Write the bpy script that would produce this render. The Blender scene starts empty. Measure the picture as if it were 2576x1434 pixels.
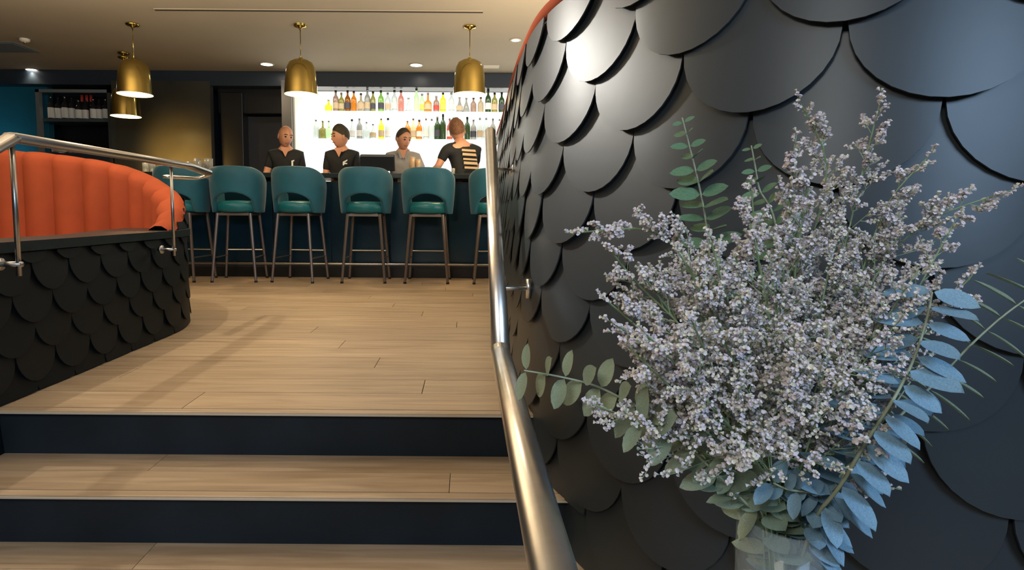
import bpy, bmesh, math, random
from mathutils import Vector, Matrix, Euler
random.seed(7)
PI = math.pi
sc = bpy.context.scene
COL = sc.collection

# ------------------------------------------------------------------ camera
F = 1450.0; CX, CY = 1175.0, 650.0; EYE = Vector((0, 0, 0.70))
PITCH = math.radians(4.73); ROLL = math.radians(0.42)
_f = Vector((0, math.cos(PITCH), -math.sin(PITCH)))
_u0 = Vector((0, math.sin(PITCH), math.cos(PITCH)))
_r = Vector((1, 0, 0)) * math.cos(ROLL) + _u0 * math.sin(ROLL)
_u = _u0 * math.cos(ROLL) - Vector((1, 0, 0)) * math.sin(ROLL)
cam_d = bpy.data.cameras.new('camera'); cam = bpy.data.objects.new('camera', cam_d); COL.objects.link(cam)
cam_d.sensor_width = 36; cam_d.lens = 36 * F / 2576
cam_d.shift_x = (1288 - CX) / 2576; cam_d.shift_y = -(717 - CY) / 2576
cam_d.clip_start = 0.05; cam_d.clip_end = 60
M = Matrix((( _r.x, _u.x, -_f.x, EYE.x), (_r.y, _u.y, -_f.y, EYE.y), (_r.z, _u.z, -_f.z, EYE.z), (0, 0, 0, 1)))
cam.matrix_world = M
sc.camera = cam

def P(px, py, Y):
    """the point of the room at depth Y seen at photograph pixel (px, py)"""
    d = _f + _r * ((px - CX) / F) - _u * ((py - CY) / F)
    return EYE + d * (Y / d.y)

# ------------------------------------------------------------------ world, exposure, lights
w = bpy.data.worlds.new('world'); sc.world = w; w.use_nodes = True
w.node_tree.nodes['Background'].inputs[0].default_value = (0.55, 0.65, 0.8, 1)
w.node_tree.nodes['Background'].inputs[1].default_value = 0.05
vs = sc.view_settings
vs.view_transform = 'Standard'; vs.look = 'None'; vs.exposure = 0.0; vs.gamma = 1.0; vs.use_curve_mapping = False

def light(name, kind, loc, power, color, size=0.1, target=None, spot=None, blend=0.5, size_y=None):
    d = bpy.data.lights.new(name, kind); d.energy = power; d.color = color
    if kind == 'AREA':
        d.size = size
        if size_y: d.shape = 'RECTANGLE'; d.size_y = size_y
    else: d.shadow_soft_size = size
    if kind == 'SPOT': d.spot_size = math.radians(spot or 90); d.spot_blend = blend
    o = bpy.data.objects.new(name, d); COL.objects.link(o); o.location = loc
    if target is not None:
        o.rotation_euler = (Vector(target) - Vector(loc)).to_track_quat('-Z', 'Y').to_euler()
    return o
WARM = (1.0, 0.76, 0.46); WARM2 = (1.0, 0.84, 0.62); COOL = (0.55, 0.75, 1.0)
# daylight from a shopfront behind and to the right of the camera
light('daylight_window', 'AREA', (1.6, -2.4, 2.35), 132, COOL, 1.8, (0.6, 1.0, 0.2), size_y=1.2)
light('near_room_fill', 'AREA', (-1.4, -1.4, 2.5), 75, (1.0, 0.93, 0.84), 1.2, (-0.8, 1.8, -0.4))  # general fill added behind the camera, no visible fitting
# ceiling spots over the upper floor (recessed, out of frame or hidden by the fittings)
for (x, y, p) in [(-0.7, 4.2, 64), (-0.9, 2.3, 32), (1.6, 4.3, 50)]:
    light('ceiling_spot', 'SPOT', (x, y, 2.52), p, WARM2, 0.12, (x, y, 0), 125, 0.8)
light('scale_wall_fill', 'SPOT', (-2.3, 3.5, 2.40), 470, (1.0, 0.92, 0.82), 0.12, (0.28, 1.95, 1.0), 24, 1.0)  # added spot that brightens the left-facing scales, no fitting there
light('booth_spot', 'SPOT', (-2.15, 3.05, 2.52), 80, WARM2, 0.02, (-2.0, 3.2, 0), 100, 0.7)
light('booth_fill', 'SPOT', (-3.4, 3.0, 2.52), 24, WARM, 0.06, (-3.3, 3.4, 0), 110, 0.7)  # unseen fill added for the coral back
light('back_wall_glow_fill', 'SPOT', (-3.95, 7.1, 1.0), 190, (1.0, 0.54, 0.12), 0.1, (-3.9, 7.9, 1.30), 75, 1.0)  # hidden spot added to make the golden glow on the back wall
light('teal_wall_fill', 'SPOT', (-6.5, 7.3, 0.7), 48, (0.45, 0.9, 1.0), 0.1, (-6.5, 8.1, 1.3), 70, 1.0)  # unseen spot from below, added to brighten the lower teal wall
# unseen fill uplights added to brighten the ceiling; no cove is there
light('ceiling_fill', 'AREA', (-2.8, 2.6, 1.70), 200, WARM2, 2.6, (-2.8, 2.6, 3), size_y=2.6)
light('ceiling_fill', 'AREA', (1.6, 3.6, 1.50), 150, WARM2, 1.6, (1.2, 4.2, 3), size_y=3.0)

# ------------------------------------------------------------------ materials
def mat(name, color, rough=0.5, metal=0.0, spec=0.5, noise=0.0, scale=8.0, bump=0.0, bscale=60.0, trans=0.0, emit=None, estr=0.0, stretch=(1, 1, 1), coat=0.0, sheen=0.0, color2=None, ior=1.45):
    m = bpy.data.materials.new(name); m.use_nodes = True
    nt = m.node_tree; b = nt.nodes['Principled BSDF']
    b.inputs['Base Color'].default_value = (*color, 1)
    b.inputs['Roughness'].default_value = rough; b.inputs['Metallic'].default_value = metal
    b.inputs['Specular IOR Level'].default_value = spec; b.inputs['IOR'].default_value = ior
    b.inputs['Transmission Weight'].default_value = trans
    b.inputs['Coat Weight'].default_value = coat; b.inputs['Sheen Weight'].default_value = sheen
    tc = nt.nodes.new('ShaderNodeTexCoord'); mp = nt.nodes.new('ShaderNodeMapping')
    mp.inputs['Scale'].default_value = stretch; nt.links.new(tc.outputs['Object'], mp.inputs[0])
    if noise > 0 or color2:
        n = nt.nodes.new('ShaderNodeTexNoise'); n.inputs['Scale'].default_value = scale; n.inputs['Detail'].default_value = 4
        nt.links.new(mp.outputs[0], n.inputs['Vector'])
        r = nt.nodes.new('ShaderNodeValToRGB')
        c2 = color2 if color2 else tuple(c * (1 + noise) for c in color)
        c1 = color if color2 else tuple(c * (1 - noise) for c in color)
        r.color_ramp.elements[0].position = 0.3; r.color_ramp.elements[1].position = 0.7
        r.color_ramp.elements[0].color = (*c1, 1); r.color_ramp.elements[1].color = (*c2, 1)
        nt.links.new(n.outputs['Fac'], r.inputs[0]); nt.links.new(r.outputs[0], b.inputs['Base Color'])
    if bump > 0:
        n2 = nt.nodes.new('ShaderNodeTexNoise'); n2.inputs['Scale'].default_value = bscale; n2.inputs['Detail'].default_value = 3
        nt.links.new(mp.outputs[0], n2.inputs['Vector'])
        bp = nt.nodes.new('ShaderNodeBump'); bp.inputs['Strength'].default_value = bump; bp.inputs['Distance'].default_value = 0.01
        nt.links.new(n2.outputs['Fac'], bp.inputs['Height']); nt.links.new(bp.outputs[0], b.inputs['Normal'])
    if emit:
        b.inputs['Emission Color'].default_value = (*emit, 1); b.inputs['Emission Strength'].default_value = estr
    return m

def oak(name):
    m = bpy.data.materials.new(name); m.use_nodes = True; nt = m.node_tree; b = nt.nodes['Principled BSDF']
    tc = nt.nodes.new('ShaderNodeTexCoord'); oi = nt.nodes.new('ShaderNodeObjectInfo')
    ad = nt.nodes.new('ShaderNodeVectorMath'); ad.operation = 'ADD'
    sc_ = nt.nodes.new('ShaderNodeVectorMath'); sc_.operation = 'SCALE'; sc_.inputs[0].default_value = (17, 9, 5)
    nt.links.new(oi.outputs['Random'], sc_.inputs['Scale'])
    nt.links.new(tc.outputs['Object'], ad.inputs[0]); nt.links.new(sc_.outputs[0], ad.inputs[1])
    mp = nt.nodes.new('ShaderNodeMapping'); mp.inputs['Scale'].default_value = (1.1, 13, 13); nt.links.new(ad.outputs[0], mp.inputs[0])
    n = nt.nodes.new('ShaderNodeTexNoise'); n.inputs['Scale'].default_value = 2.2; n.inputs['Detail'].default_value = 6; n.inputs['Distortion'].default_value = 0.6
    nt.links.new(mp.outputs[0], n.inputs['Vector'])
    r = nt.nodes.new('ShaderNodeValToRGB'); r.color_ramp.elements[0].position = 0.28; r.color_ramp.elements[1].position = 0.72
    r.color_ramp.elements[0].color = (0.31, 0.22, 0.135, 1); r.color_ramp.elements[1].color = (0.49, 0.375, 0.255, 1)
    nt.links.new(n.outputs['Fac'], r.inputs[0])
    mr = nt.nodes.new('ShaderNodeMapRange'); mr.inputs['To Min'].default_value = 0.90; mr.inputs['To Max'].default_value = 1.1
    nt.links.new(oi.outputs['Random'], mr.inputs[0])
    ml = nt.nodes.new('ShaderNodeVectorMath'); ml.operation = 'SCALE'
    nt.links.new(r.outputs[0], ml.inputs[0]); nt.links.new(mr.outputs[0], ml.inputs['Scale'])
    nt.links.new(ml.outputs[0], b.inputs['Base Color'])
    b.inputs['Roughness'].default_value = 0.42
    return m

OAK = oak('oiled_oak')
CEIL = mat('ceiling_paint', (0.42, 0.36, 0.27), 0.75, noise=0.03, scale=2)
NAVY = mat('navy_paint', (0.022, 0.032, 0.045), 0.35, noise=0.1, scale=3)
RISER = mat('dark_riser_board', (0.009, 0.016, 0.023), 0.6, spec=0.3, noise=0.25, scale=4)
DARKW = mat('dark_stained_timber', (0.010, 0.020, 0.024), 0.35, noise=0.2, scale=6, stretch=(1, 8, 8))
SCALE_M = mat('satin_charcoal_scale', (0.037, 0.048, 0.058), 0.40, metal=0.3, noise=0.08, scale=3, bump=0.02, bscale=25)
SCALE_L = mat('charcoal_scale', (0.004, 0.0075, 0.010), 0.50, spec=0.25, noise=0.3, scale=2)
BACKING = mat('black_backing', (0.006, 0.007, 0.009), 0.8)
CORAL = mat('coral_velvet', (0.34, 0.072, 0.030), 0.85, spec=0.12, noise=0.10, scale=5, sheen=0.0, bump=0.05, bscale=200)
STEEL = mat('brushed_steel', (0.80, 0.80, 0.79), 0.30, metal=1.0, noise=0.05, scale=30, stretch=(1, 1, 1))
DSTEEL = mat('dull_steel', (0.40, 0.40, 0.41), 0.32, metal=1.0)
BRASS = mat('polished_brass', (0.52, 0.39, 0.12), 0.16, metal=1.0, noise=0.05, scale=10)
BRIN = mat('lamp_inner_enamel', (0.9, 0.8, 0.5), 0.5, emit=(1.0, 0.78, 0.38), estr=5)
TEAL = mat('teal_velvet', (0.006, 0.105, 0.16), 0.55, noise=0.2, scale=4, sheen=0.25)
TEALS = mat('teal_seat', (0.010, 0.15, 0.18), 0.35, noise=0.1, scale=4)
BRONZE = mat('bronze_leg', (0.20, 0.165, 0.15), 0.38, metal=0.7)
BLACK = mat('black_plastic', (0.008, 0.009, 0.010), 0.35)
GLOW = mat('backlit_panel', (0.9, 0.9, 0.9), 0.5, emit=(1.0, 0.98, 0.90), estr=1.35)
GLOWW = mat('lit_header', (0.8, 0.78, 0.68), 0.5, emit=(1.0, 0.95, 0.8), estr=0.75)
SHELFM = mat('frosted_glass_shelf', (0.9, 0.95, 0.95), 0.3, emit=(0.95, 1.0, 1.0), estr=1.0)
LAMP = mat('lamp_led', (1, 1, 1), 0.5, emit=(1.0, 0.92, 0.8), estr=25)
TRIMW = mat('white_trim', (0.7, 0.66, 0.58), 0.5)
WALLG = mat('dark_lacquer_wall', (0.045, 0.045, 0.036), 0.30, noise=0.3, scale=1.2, bump=0.01, bscale=3)
TEALW = mat('teal_wall', (0.01, 0.10, 0.15), 0.45, noise=0.1, scale=2)
BARF = mat('bar_front_lacquer', (0.006, 0.030, 0.055), 0.22, noise=0.4, scale=1.5)
BARTOP = mat('dark_bar_top', (0.02, 0.03, 0.03), 0.18)
SKIN = mat('skin', (0.56, 0.27, 0.16), 0.5, noise=0.06, scale=12)
SKIN2 = mat('skin_lips', (0.36, 0.12, 0.09), 0.5)
HAIRD = mat('dark_brown_hair', (0.045, 0.035, 0.02), 0.7, noise=0.3, scale=60)
HAIRR = mat('ginger_brown_hair', (0.20, 0.09, 0.04), 0.7, noise=0.3, scale=60)
EYEW = mat('eye_dark', (0.03, 0.02, 0.02), 0.3)
TEE = mat('black_cotton', (0.010, 0.011, 0.012), 0.85, noise=0.2, scale=20)
GSHIRT = mat('grey_cotton', (0.27, 0.26, 0.25), 0.85, noise=0.1, scale=20)
TROU = mat('dark_trousers', (0.012, 0.012, 0.016), 0.85)
PRINT = mat('white_print', (0.7, 0.72, 0.70), 0.7)
PRINTT = mat('tan_print', (0.42, 0.30, 0.17), 0.7)
GLASS = mat('clear_glass', (0.93, 0.97, 0.96), 0.02, trans=1.0)
GLASSF = mat('drinking_glass', (0.85, 0.85, 0.80), 0.08, trans=0.75)
LEAFG = mat('green_eucalyptus_leaf', (0.085, 0.19, 0.105), 0.55, color2=(0.13, 0.26, 0.17), scale=14)
LEAFP = mat('pale_eucalyptus_leaf', (0.20, 0.29, 0.20), 0.55, color2=(0.33, 0.42, 0.34), scale=30)
LEAFB = mat('daylit_blue_eucalyptus_leaf', (0.16, 0.31, 0.44), 0.5, color2=(0.27, 0.45, 0.60), scale=25)  # glaucous leaf, with the cool daylight's blue put into its colour
STEMG = mat('pale_green_stem', (0.30, 0.36, 0.26), 0.6)
STEMD = mat('statice_stem', (0.20, 0.29, 0.16), 0.6, noise=0.2, scale=30)
FLOR = mat('lilac_grey_floret', (0.52, 0.48, 0.56), 0.8, color2=(0.76, 0.73, 0.76), scale=60)
FLOR2 = mat('cream_floret', (0.55, 0.54, 0.44), 0.8, color2=(0.78, 0.76, 0.68), scale=60)
WATERM = mat('vase_water', (0.75, 0.88, 0.85), 0.0, trans=1.0, ior=1.33)
TABLEM = mat('dark_table_top', (0.015, 0.02, 0.03), 0.4, noise=0.2, scale=5)
SIGNB = mat('pale_vent', (0.17, 0.19, 0.20), 0.6)

# ------------------------------------------------------------------ helpers
def tag(o, label=None, cat=None, group=None, kind=None):
    if label: o['label'] = label
    if cat: o['category'] = cat
    if group: o['group'] = group
    if kind: o['kind'] = kind
    return o
def link(name, me, m=None, parent=None, loc=None, rot=None):
    o = bpy.data.objects.new(name, me); COL.objects.link(o)
    if m is not None and me is not None and len(me.materials) == 0: me.materials.append(m)
    if parent is not None: o.parent = parent
    if loc is not None: o.location = loc
    if rot is not None: o.rotation_euler = rot
    return o
def empty(name, loc=(0, 0, 0), rz=0, label=None, cat=None, group=None, kind=None):
    o = bpy.data.objects.new(name, None); COL.objects.link(o); o.location = loc; o.rotation_euler = (0, 0, rz)
    o.empty_display_size = 0.1
    return tag(o, label, cat, group, kind)
def copy_tree(o, parent=None):
    c = o.copy(); COL.objects.link(c); c.parent = parent
    for ch in list(o.children): copy_tree(ch, c)
    return c
class MB:
    def __init__(s): s.v = []; s.f = []; s.mi = []; s.cur = 0; s.sm = []; s.smooth = False
    def add(s, vs_, fs_):
        n = len(s.v); s.v += [tuple(v) for v in vs_]
        for f in fs_: s.f.append([i + n for i in f]); s.mi.append(s.cur); s.sm.append(s.smooth)
        return s
    def box(s, c, d, rot=None, taper=1.0):
        hx, hy, hz = d[0] / 2, d[1] / 2, d[2] / 2
        vs_ = []
        for z in (-hz, hz):
            t = taper if z < 0 else 1
            for x, y in ((-hx, -hy), (hx, -hy), (hx, hy), (-hx, hy)): vs_.append(Vector((x * t, y * t, z)))
        if rot is not None: vs_ = [rot @ v for v in vs_]
        vs_ = [v + Vector(c) for v in vs_]
        return s.add(vs_, [(3, 2, 1, 0), (4, 5, 6, 7), (0, 1, 5, 4), (1, 2, 6, 5), (2, 3, 7, 6), (3, 0, 4, 7)])
    def tube(s, pts, r, n=10, cap=True):
        pts = [Vector(p) for p in pts]; N = len(pts)
        rs = r if isinstance(r, (list, tuple)) else [r] * N
        rings = []; up = None
        for i, p in enumerate(pts):
            t = (pts[min(i + 1, N - 1)] - pts[max(i - 1, 0)]).normalized()
            if up is None:
                up = Vector((0, 0, 1)) if abs(t.z) < 0.9 else Vector((0, 1, 0))
            a = (up - t * up.dot(t)).normalized(); b = t.cross(a); up = a
            rings.append([p + (a * math.cos(2 * PI * k / n) + b * math.sin(2 * PI * k / n)) * rs[i] for k in range(n)])
        vs_ = [v for rg in rings for v in rg]; fs_ = []
        for i in range(N - 1):
            for k in range(n): fs_.append((i * n + k, i * n + (k + 1) % n, (i + 1) * n + (k + 1) % n, (i + 1) * n + k))
        if cap: fs_.append(tuple(range(n - 1, -1, -1))); fs_.append(tuple((N - 1) * n + k for k in range(n)))
        return s.add(vs_, fs_)
    def lathe(s, prof, n=20, c=(0, 0, 0), sx=1, sy=1):
        vs_ = []; fs_ = []
        for (r, z) in prof:
            for k in range(n): vs_.append((c[0] + sx * r * math.cos(2 * PI * k / n), c[1] + sy * r * math.sin(2 * PI * k / n), c[2] + z))
        for i in range(len(prof) - 1):
            for k in range(n): fs_.append((i * n + k, i * n + (k + 1) % n, (i + 1) * n + (k + 1) % n, (i + 1) * n + k))
        return s.add(vs_, fs_)
    def grid(s, fn, nu, nv):
        vs_ = [fn(i / nu, j / nv) for j in range(nv + 1) for i in range(nu + 1)]
        fs_ = [(j * (nu + 1) + i, j * (nu + 1) + i + 1, (j + 1) * (nu + 1) + i + 1, (j + 1) * (nu + 1) + i) for j in range(nv) for i in range(nu)]
        return s.add(vs_, fs_)
    def mesh(s, name, mats=None):
        me = bpy.data.meshes.new(name); me.from_pydata(s.v, [], s.f)
        if mats:
            for m in (mats if isinstance(mats, (list, tuple)) else [mats]): me.materials.append(m)
        me.polygons.foreach_set('material_index', s.mi); me.polygons.foreach_set('use_smooth', s.sm); me.update()
        return me
    def build(s, name, mats, parent=None, loc=None, rot=None, bevel=0.0, solid=0.0, sub=0):
        o = link(name, s.mesh(name, mats), None, parent, loc, rot)
        if solid: md = o.modifiers.new('s', 'SOLIDIFY'); md.thickness = solid; md.offset = 0
        if bevel: md = o.modifiers.new('b', 'BEVEL'); md.width = bevel; md.segments = 2; md.limit_method = 'ANGLE'
        if sub: md = o.modifiers.new('u', 'SUBSURF'); md.levels = sub; md.render_levels = sub
        return o
def box(name, c, d, m, parent=None, bevel=0.0, rot=None):
    return MB().box(c, d, rot).build(name, m, parent, bevel=bevel)
def sm(): b = MB(); b.smooth = True; return b

# ------------------------------------------------------------------ room shell
ZC = 2.55; RIS = 0.163; Y1, Y2, Y3 = 1.966, 1.695, 1.42; YB = 7.90
def struct(o, label=None): o['kind'] = 'structure'; return o
# upper floor slab then oak planks on it
fl = struct(MB().box((-1.5, 4.97, -0.10), (15, 5.94, 0.16)).build('floor', BACKING))
rnd = random.Random(3); pm = {}
y = Y1 + 0.012; row = 0
while y < 7.9:
    x = -7.5 + (row * 0.83) % 1.9
    xs = [-7.6, x + 0.2]
    while xs[-1] < 5.0: xs.append(min(5.1, xs[-1] + 2.1))
    for a, b in zip(xs[:-1], xs[1:]):
        if b - a < 0.05: continue
        if b < -4.6 or a > 2.2: continue
        k = round(b - a, 2)
        if k not in pm: pm[k] = MB().box((0, 0, -0.01), (k - 0.003, 0.177, 0.02)).mesh('plank', OAK)
        link('plank', pm[k], None, fl, ((a + b) / 2, y + 0.09, -0.0005 * rnd.random()))
    y += 0.18; row += 1
lf = struct(MB().box((-1.0, -1.2, -3 * RIS - 0.05), (12, 5.4, 0.1)).build('floor_lower', OAK))
cl = struct(box('ceiling', (-2, 2.2, ZC + 0.05), (16, 13, 0.1), CEIL))
struct(box('wall_left', (-8.6, 2.2, 1.0), (0.1, 12.8, 3.2), NAVY))
struct(box('wall_right', (5.6, 2.2, 1.0), (0.1, 12.8, 3.2), NAVY))
struct(box('wall_near', (-1.5, -4.2, 1.0), (14, 0.1, 3.2), NAVY))
struct(box('wall_deep', (-1.5, 8.62, 1.2), (14.2, 0.1, 2.9), NAVY))
# far wall parts at YB
def xat(px, Y): return P(px, 530, Y).x
def zat(px, py, Y): return P(px, py, Y).z
zb = zat(640, 215, YB)
struct(box('trim_1', (-1.5, YB + 0.33, (ZC + zb) / 2), (14, 0.60, ZC - zb), NAVY, bevel=0.006))   # bulkhead
x535, x604, x718, x742, x108, x292 = (xat(v, YB) for v in (536, 604, 718, 742, 108, 292))
struct(box('wall_back', ((x292 + x535) / 2, YB + 0.06, 1.2), (x535 - x292, 0.10, 2.42), WALLG))
struct(box('trim_2', ((x718 + x742) / 2, YB + 0.1, 1.2), (x742 - x718, 0.36, 2.42), mat('pillar_grey', (0.12, 0.11, 0.095), 0.5)))
# recessed door
d1 = struct(MB().box(((x604 + x718) / 2, YB + 0.40, 0.95), (x718 - x604, 0.06, 2.1)).build('door_1', mat('door_paint', (0.020, 0.022, 0.028), 0.4)))
MB().box(((x535 + x604) / 2 + 0.03, YB + 0.30, 1.1), (x604 - x535 - 0.06, 0.25, 2.4)).box(((x535 + x718) / 2, YB + 0.34, 2.2), (x718 - x535, 0.2, 0.36)).build('door_frame', BLACK, d1, bevel=0.01)
MB().tube([(x604 + 0.09, YB + 0.33, 1.0), (x604 + 0.2, YB + 0.33, 1.0)], 0.012).build('door_handle', DSTEEL, d1)
struct(box('wall_teal', ((-7.4 + x108) / 2, YB + 0.25, 1.2), (x108 + 7.4, 0.1, 2.42), TEALW))

# linear slot, vent, detector, downlights in the ceiling
def ceil_pt(px, py):
    d = P(px, py, 1.0) - EYE; t = (ZC - EYE.z) / d.z
    return EYE + d * t
a, b = ceil_pt(390, 24), ceil_pt(1215, 26)
sl = empty('slot_diffuser', ((a.x + b.x) / 2, a.y, ZC), 0, 'long thin dark slot diffuser running across the ceiling', 'vent')
L = b.x - a.x
MB().box((0, 0, -0.004), (L, 0.025, 0.008)).build('slot', mat('slot_shade', (0.04, 0.03, 0.025), 0.8), sl)  # dark colour stands in for the shade inside the recessed slot
MB().box((0, -0.025, -0.003), (L, 0.015, 0.006)).build('slot_rim', CEIL, sl)
def downlight(px, py, label, r=0.075, lit=True, power=22):
    p = ceil_pt(px, py)
    t = empty('downlight', (p.x, p.y, ZC), 0, label, 'ceiling light', 'recessed ceiling spots')
    sm().lathe([(r, 0), (r + 0.018, -0.004), (r + 0.018, -0.008), (r - 0.004, -0.008)], 24).build('rim', TRIMW, t)
    sm().lathe([(0.0005, -0.005), (r, -0.005)], 24).build('lens', LAMP if lit else TRIMW, t)
    if power: light('downlight_lamp', 'SPOT', (p.x, p.y, ZC - 0.03), power, WARM2, 0.05, (p.x, p.y, 0), 120, 0.9)
    return p
downlight(81, 175, 'lit recessed ceiling spot at far left above the wine shelf', power=34)
downlight(671, 161, 'lit recessed ceiling spot between the left and middle brass pendants', power=28)
downlight(1047, 163, 'lit recessed ceiling spot above the backlit bottle shelves', power=28)
downlight(1297, 100, 'small recessed ceiling spot near the coral-topped scale wall', r=0.045, power=15)
p = ceil_pt(1236, 167)
v = empty('air_vent', (p.x, p.y, ZC), 0, 'small pale rectangular vent in ceiling right of the right pendant', 'vent')
MB().box((0, 0, -0.006), (0.20, 0.12, 0.012)).build('vent_plate', TRIMW, v)
MB().box((0, -0.02, -0.014), (0.17, 0.012, 0.006)).box((0, 0.02, -0.014), (0.17, 0.012, 0.006)).build('louvre', TRIMW, v)
p = ceil_pt(62, 98)
v = empty('smoke_detector', (p.x, p.y, ZC), 0, 'small round detector on the ceiling at far left', 'detector')
sm().lathe([(0.05, 0), (0.05, -0.02), (0.03, -0.035), (0.001, -0.037)], 20).build('housing', TRIMW, v)
sm().lathe([(0.012, -0.037), (0.010, -0.05), (0.001, -0.052)], 12).build('sensor', BRASS, v)
p = ceil_pt(20, 118)
v = empty('ceiling_panel', (p.x - 0.2, p.y, ZC), 0, 'blue-grey access panel in the ceiling at far left edge', 'panel')
MB().box((0, 0, -0.004), (0.85, 0.42, 0.008)).build('panel_plate', SIGNB, v)
MB().box((0, 0, -0.009), (0.79, 0.36, 0.006)).build('panel_inset', SIGNB, v)

# ------------------------------------------------------------------ staircase
st = empty('staircase', (0, Y1, 0), 0, 'three low steps with pale oak treads and dark navy risers', 'stairs')
XL, XR = -3.0, 1.2
for i, (yf, z0) in enumerate(((Y1, 0.0), (Y2, -RIS), (Y3, -2 * RIS))):
    o = box('riser', ((XL + XR) / 2, yf + 0.012 - Y1, z0 - RIS / 2 - 0.012), (XR - XL, 0.02, RIS - 0.022), RISER, st)
    nz = MB().box(((XL + XR) / 2, yf - 0.008 - Y1, z0 - 0.006), (XR - XL, 0.034, 0.012)).build('nosing', OAK, st, bevel=0.003)
    MB().box(((XL + XR) / 2, yf - 0.026 - Y1, z0 - 0.008), (XR - XL, 0.004, 0.006)).build('nosing_strip', mat('strip%d' % i, (0.6, 0.55, 0.46), 0.35, metal=0.3), nz)
    if i < 2 or True:
        yb = (Y1, Y2, Y3)[i - 1] if i else None
        if i:
            tr = MB().box(((XL + XR) / 2, (yf + yb) / 2 + 0.01 - Y1, z0 - 0.03), (XR - XL, yb - yf, 0.02)).build('tread', BACKING, st)
            dep = (yb - yf) / 2 - 0.004
            for k in range(2):
                xs = [XL, -1.75 + 0.6 * k + 0.1 * i, -0.25 + 0.3 * k + 0.2 * i, XR]
                for q in range(3):
                    MB().box(((xs[q] + xs[q + 1]) / 2, yf + 0.012 + dep * (k + 0.5) - Y1, z0 - 0.010), (xs[q + 1] - xs[q] - 0.002, dep - 0.002, 0.018)).build('plank', OAK, tr)

# ------------------------------------------------------------------ scale-clad walls
def smooth_path(pts, step=0.02):
    pts = [Vector((p[0], p[1], 0)) for p in pts]; out = []
    for i in range(len(pts) - 1):
        p0, p1, p2, p3 = pts[max(i - 1, 0)], pts[i], pts[i + 1], pts[min(i + 2, len(pts) - 1)]
        n = max(2, int((p2 - p1).length / step))
        for k in range(n):
            t = k / n
            out.append(0.5 * ((2 * p1) + (-p0 + p2) * t + (2 * p0 - 5 * p1 + 4 * p2 - p3) * t * t + (-p0 + 3 * p1 - 3 * p2 + p3) * t ** 3))
    out.append(pts[-1]); return out
class Path:
    def __init__(s, pts):
        s.p = pts; s.a = [0]
        for u, v in zip(pts[:-1], pts[1:]): s.a.append(s.a[-1] + (v - u).length)
        s.L = s.a[-1]
    def at(s, d):
        d = max(0, min(s.L, d)); lo, hi = 0, len(s.a) - 1
        while hi - lo > 1:
            m = (lo + hi) // 2
            if s.a[m] <= d: lo = m
            else: hi = m
        t = (d - s.a[lo]) / max(1e-9, s.a[hi] - s.a[lo])
        return s.p[lo].lerp(s.p[hi], t)
    def frame(s, d, h=0.06):
        p = s.at(d); q = (s.at(d + h) - s.at(d - h)).normalized()
        return p, q, Vector((q.y, -q.x, 0))
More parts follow.
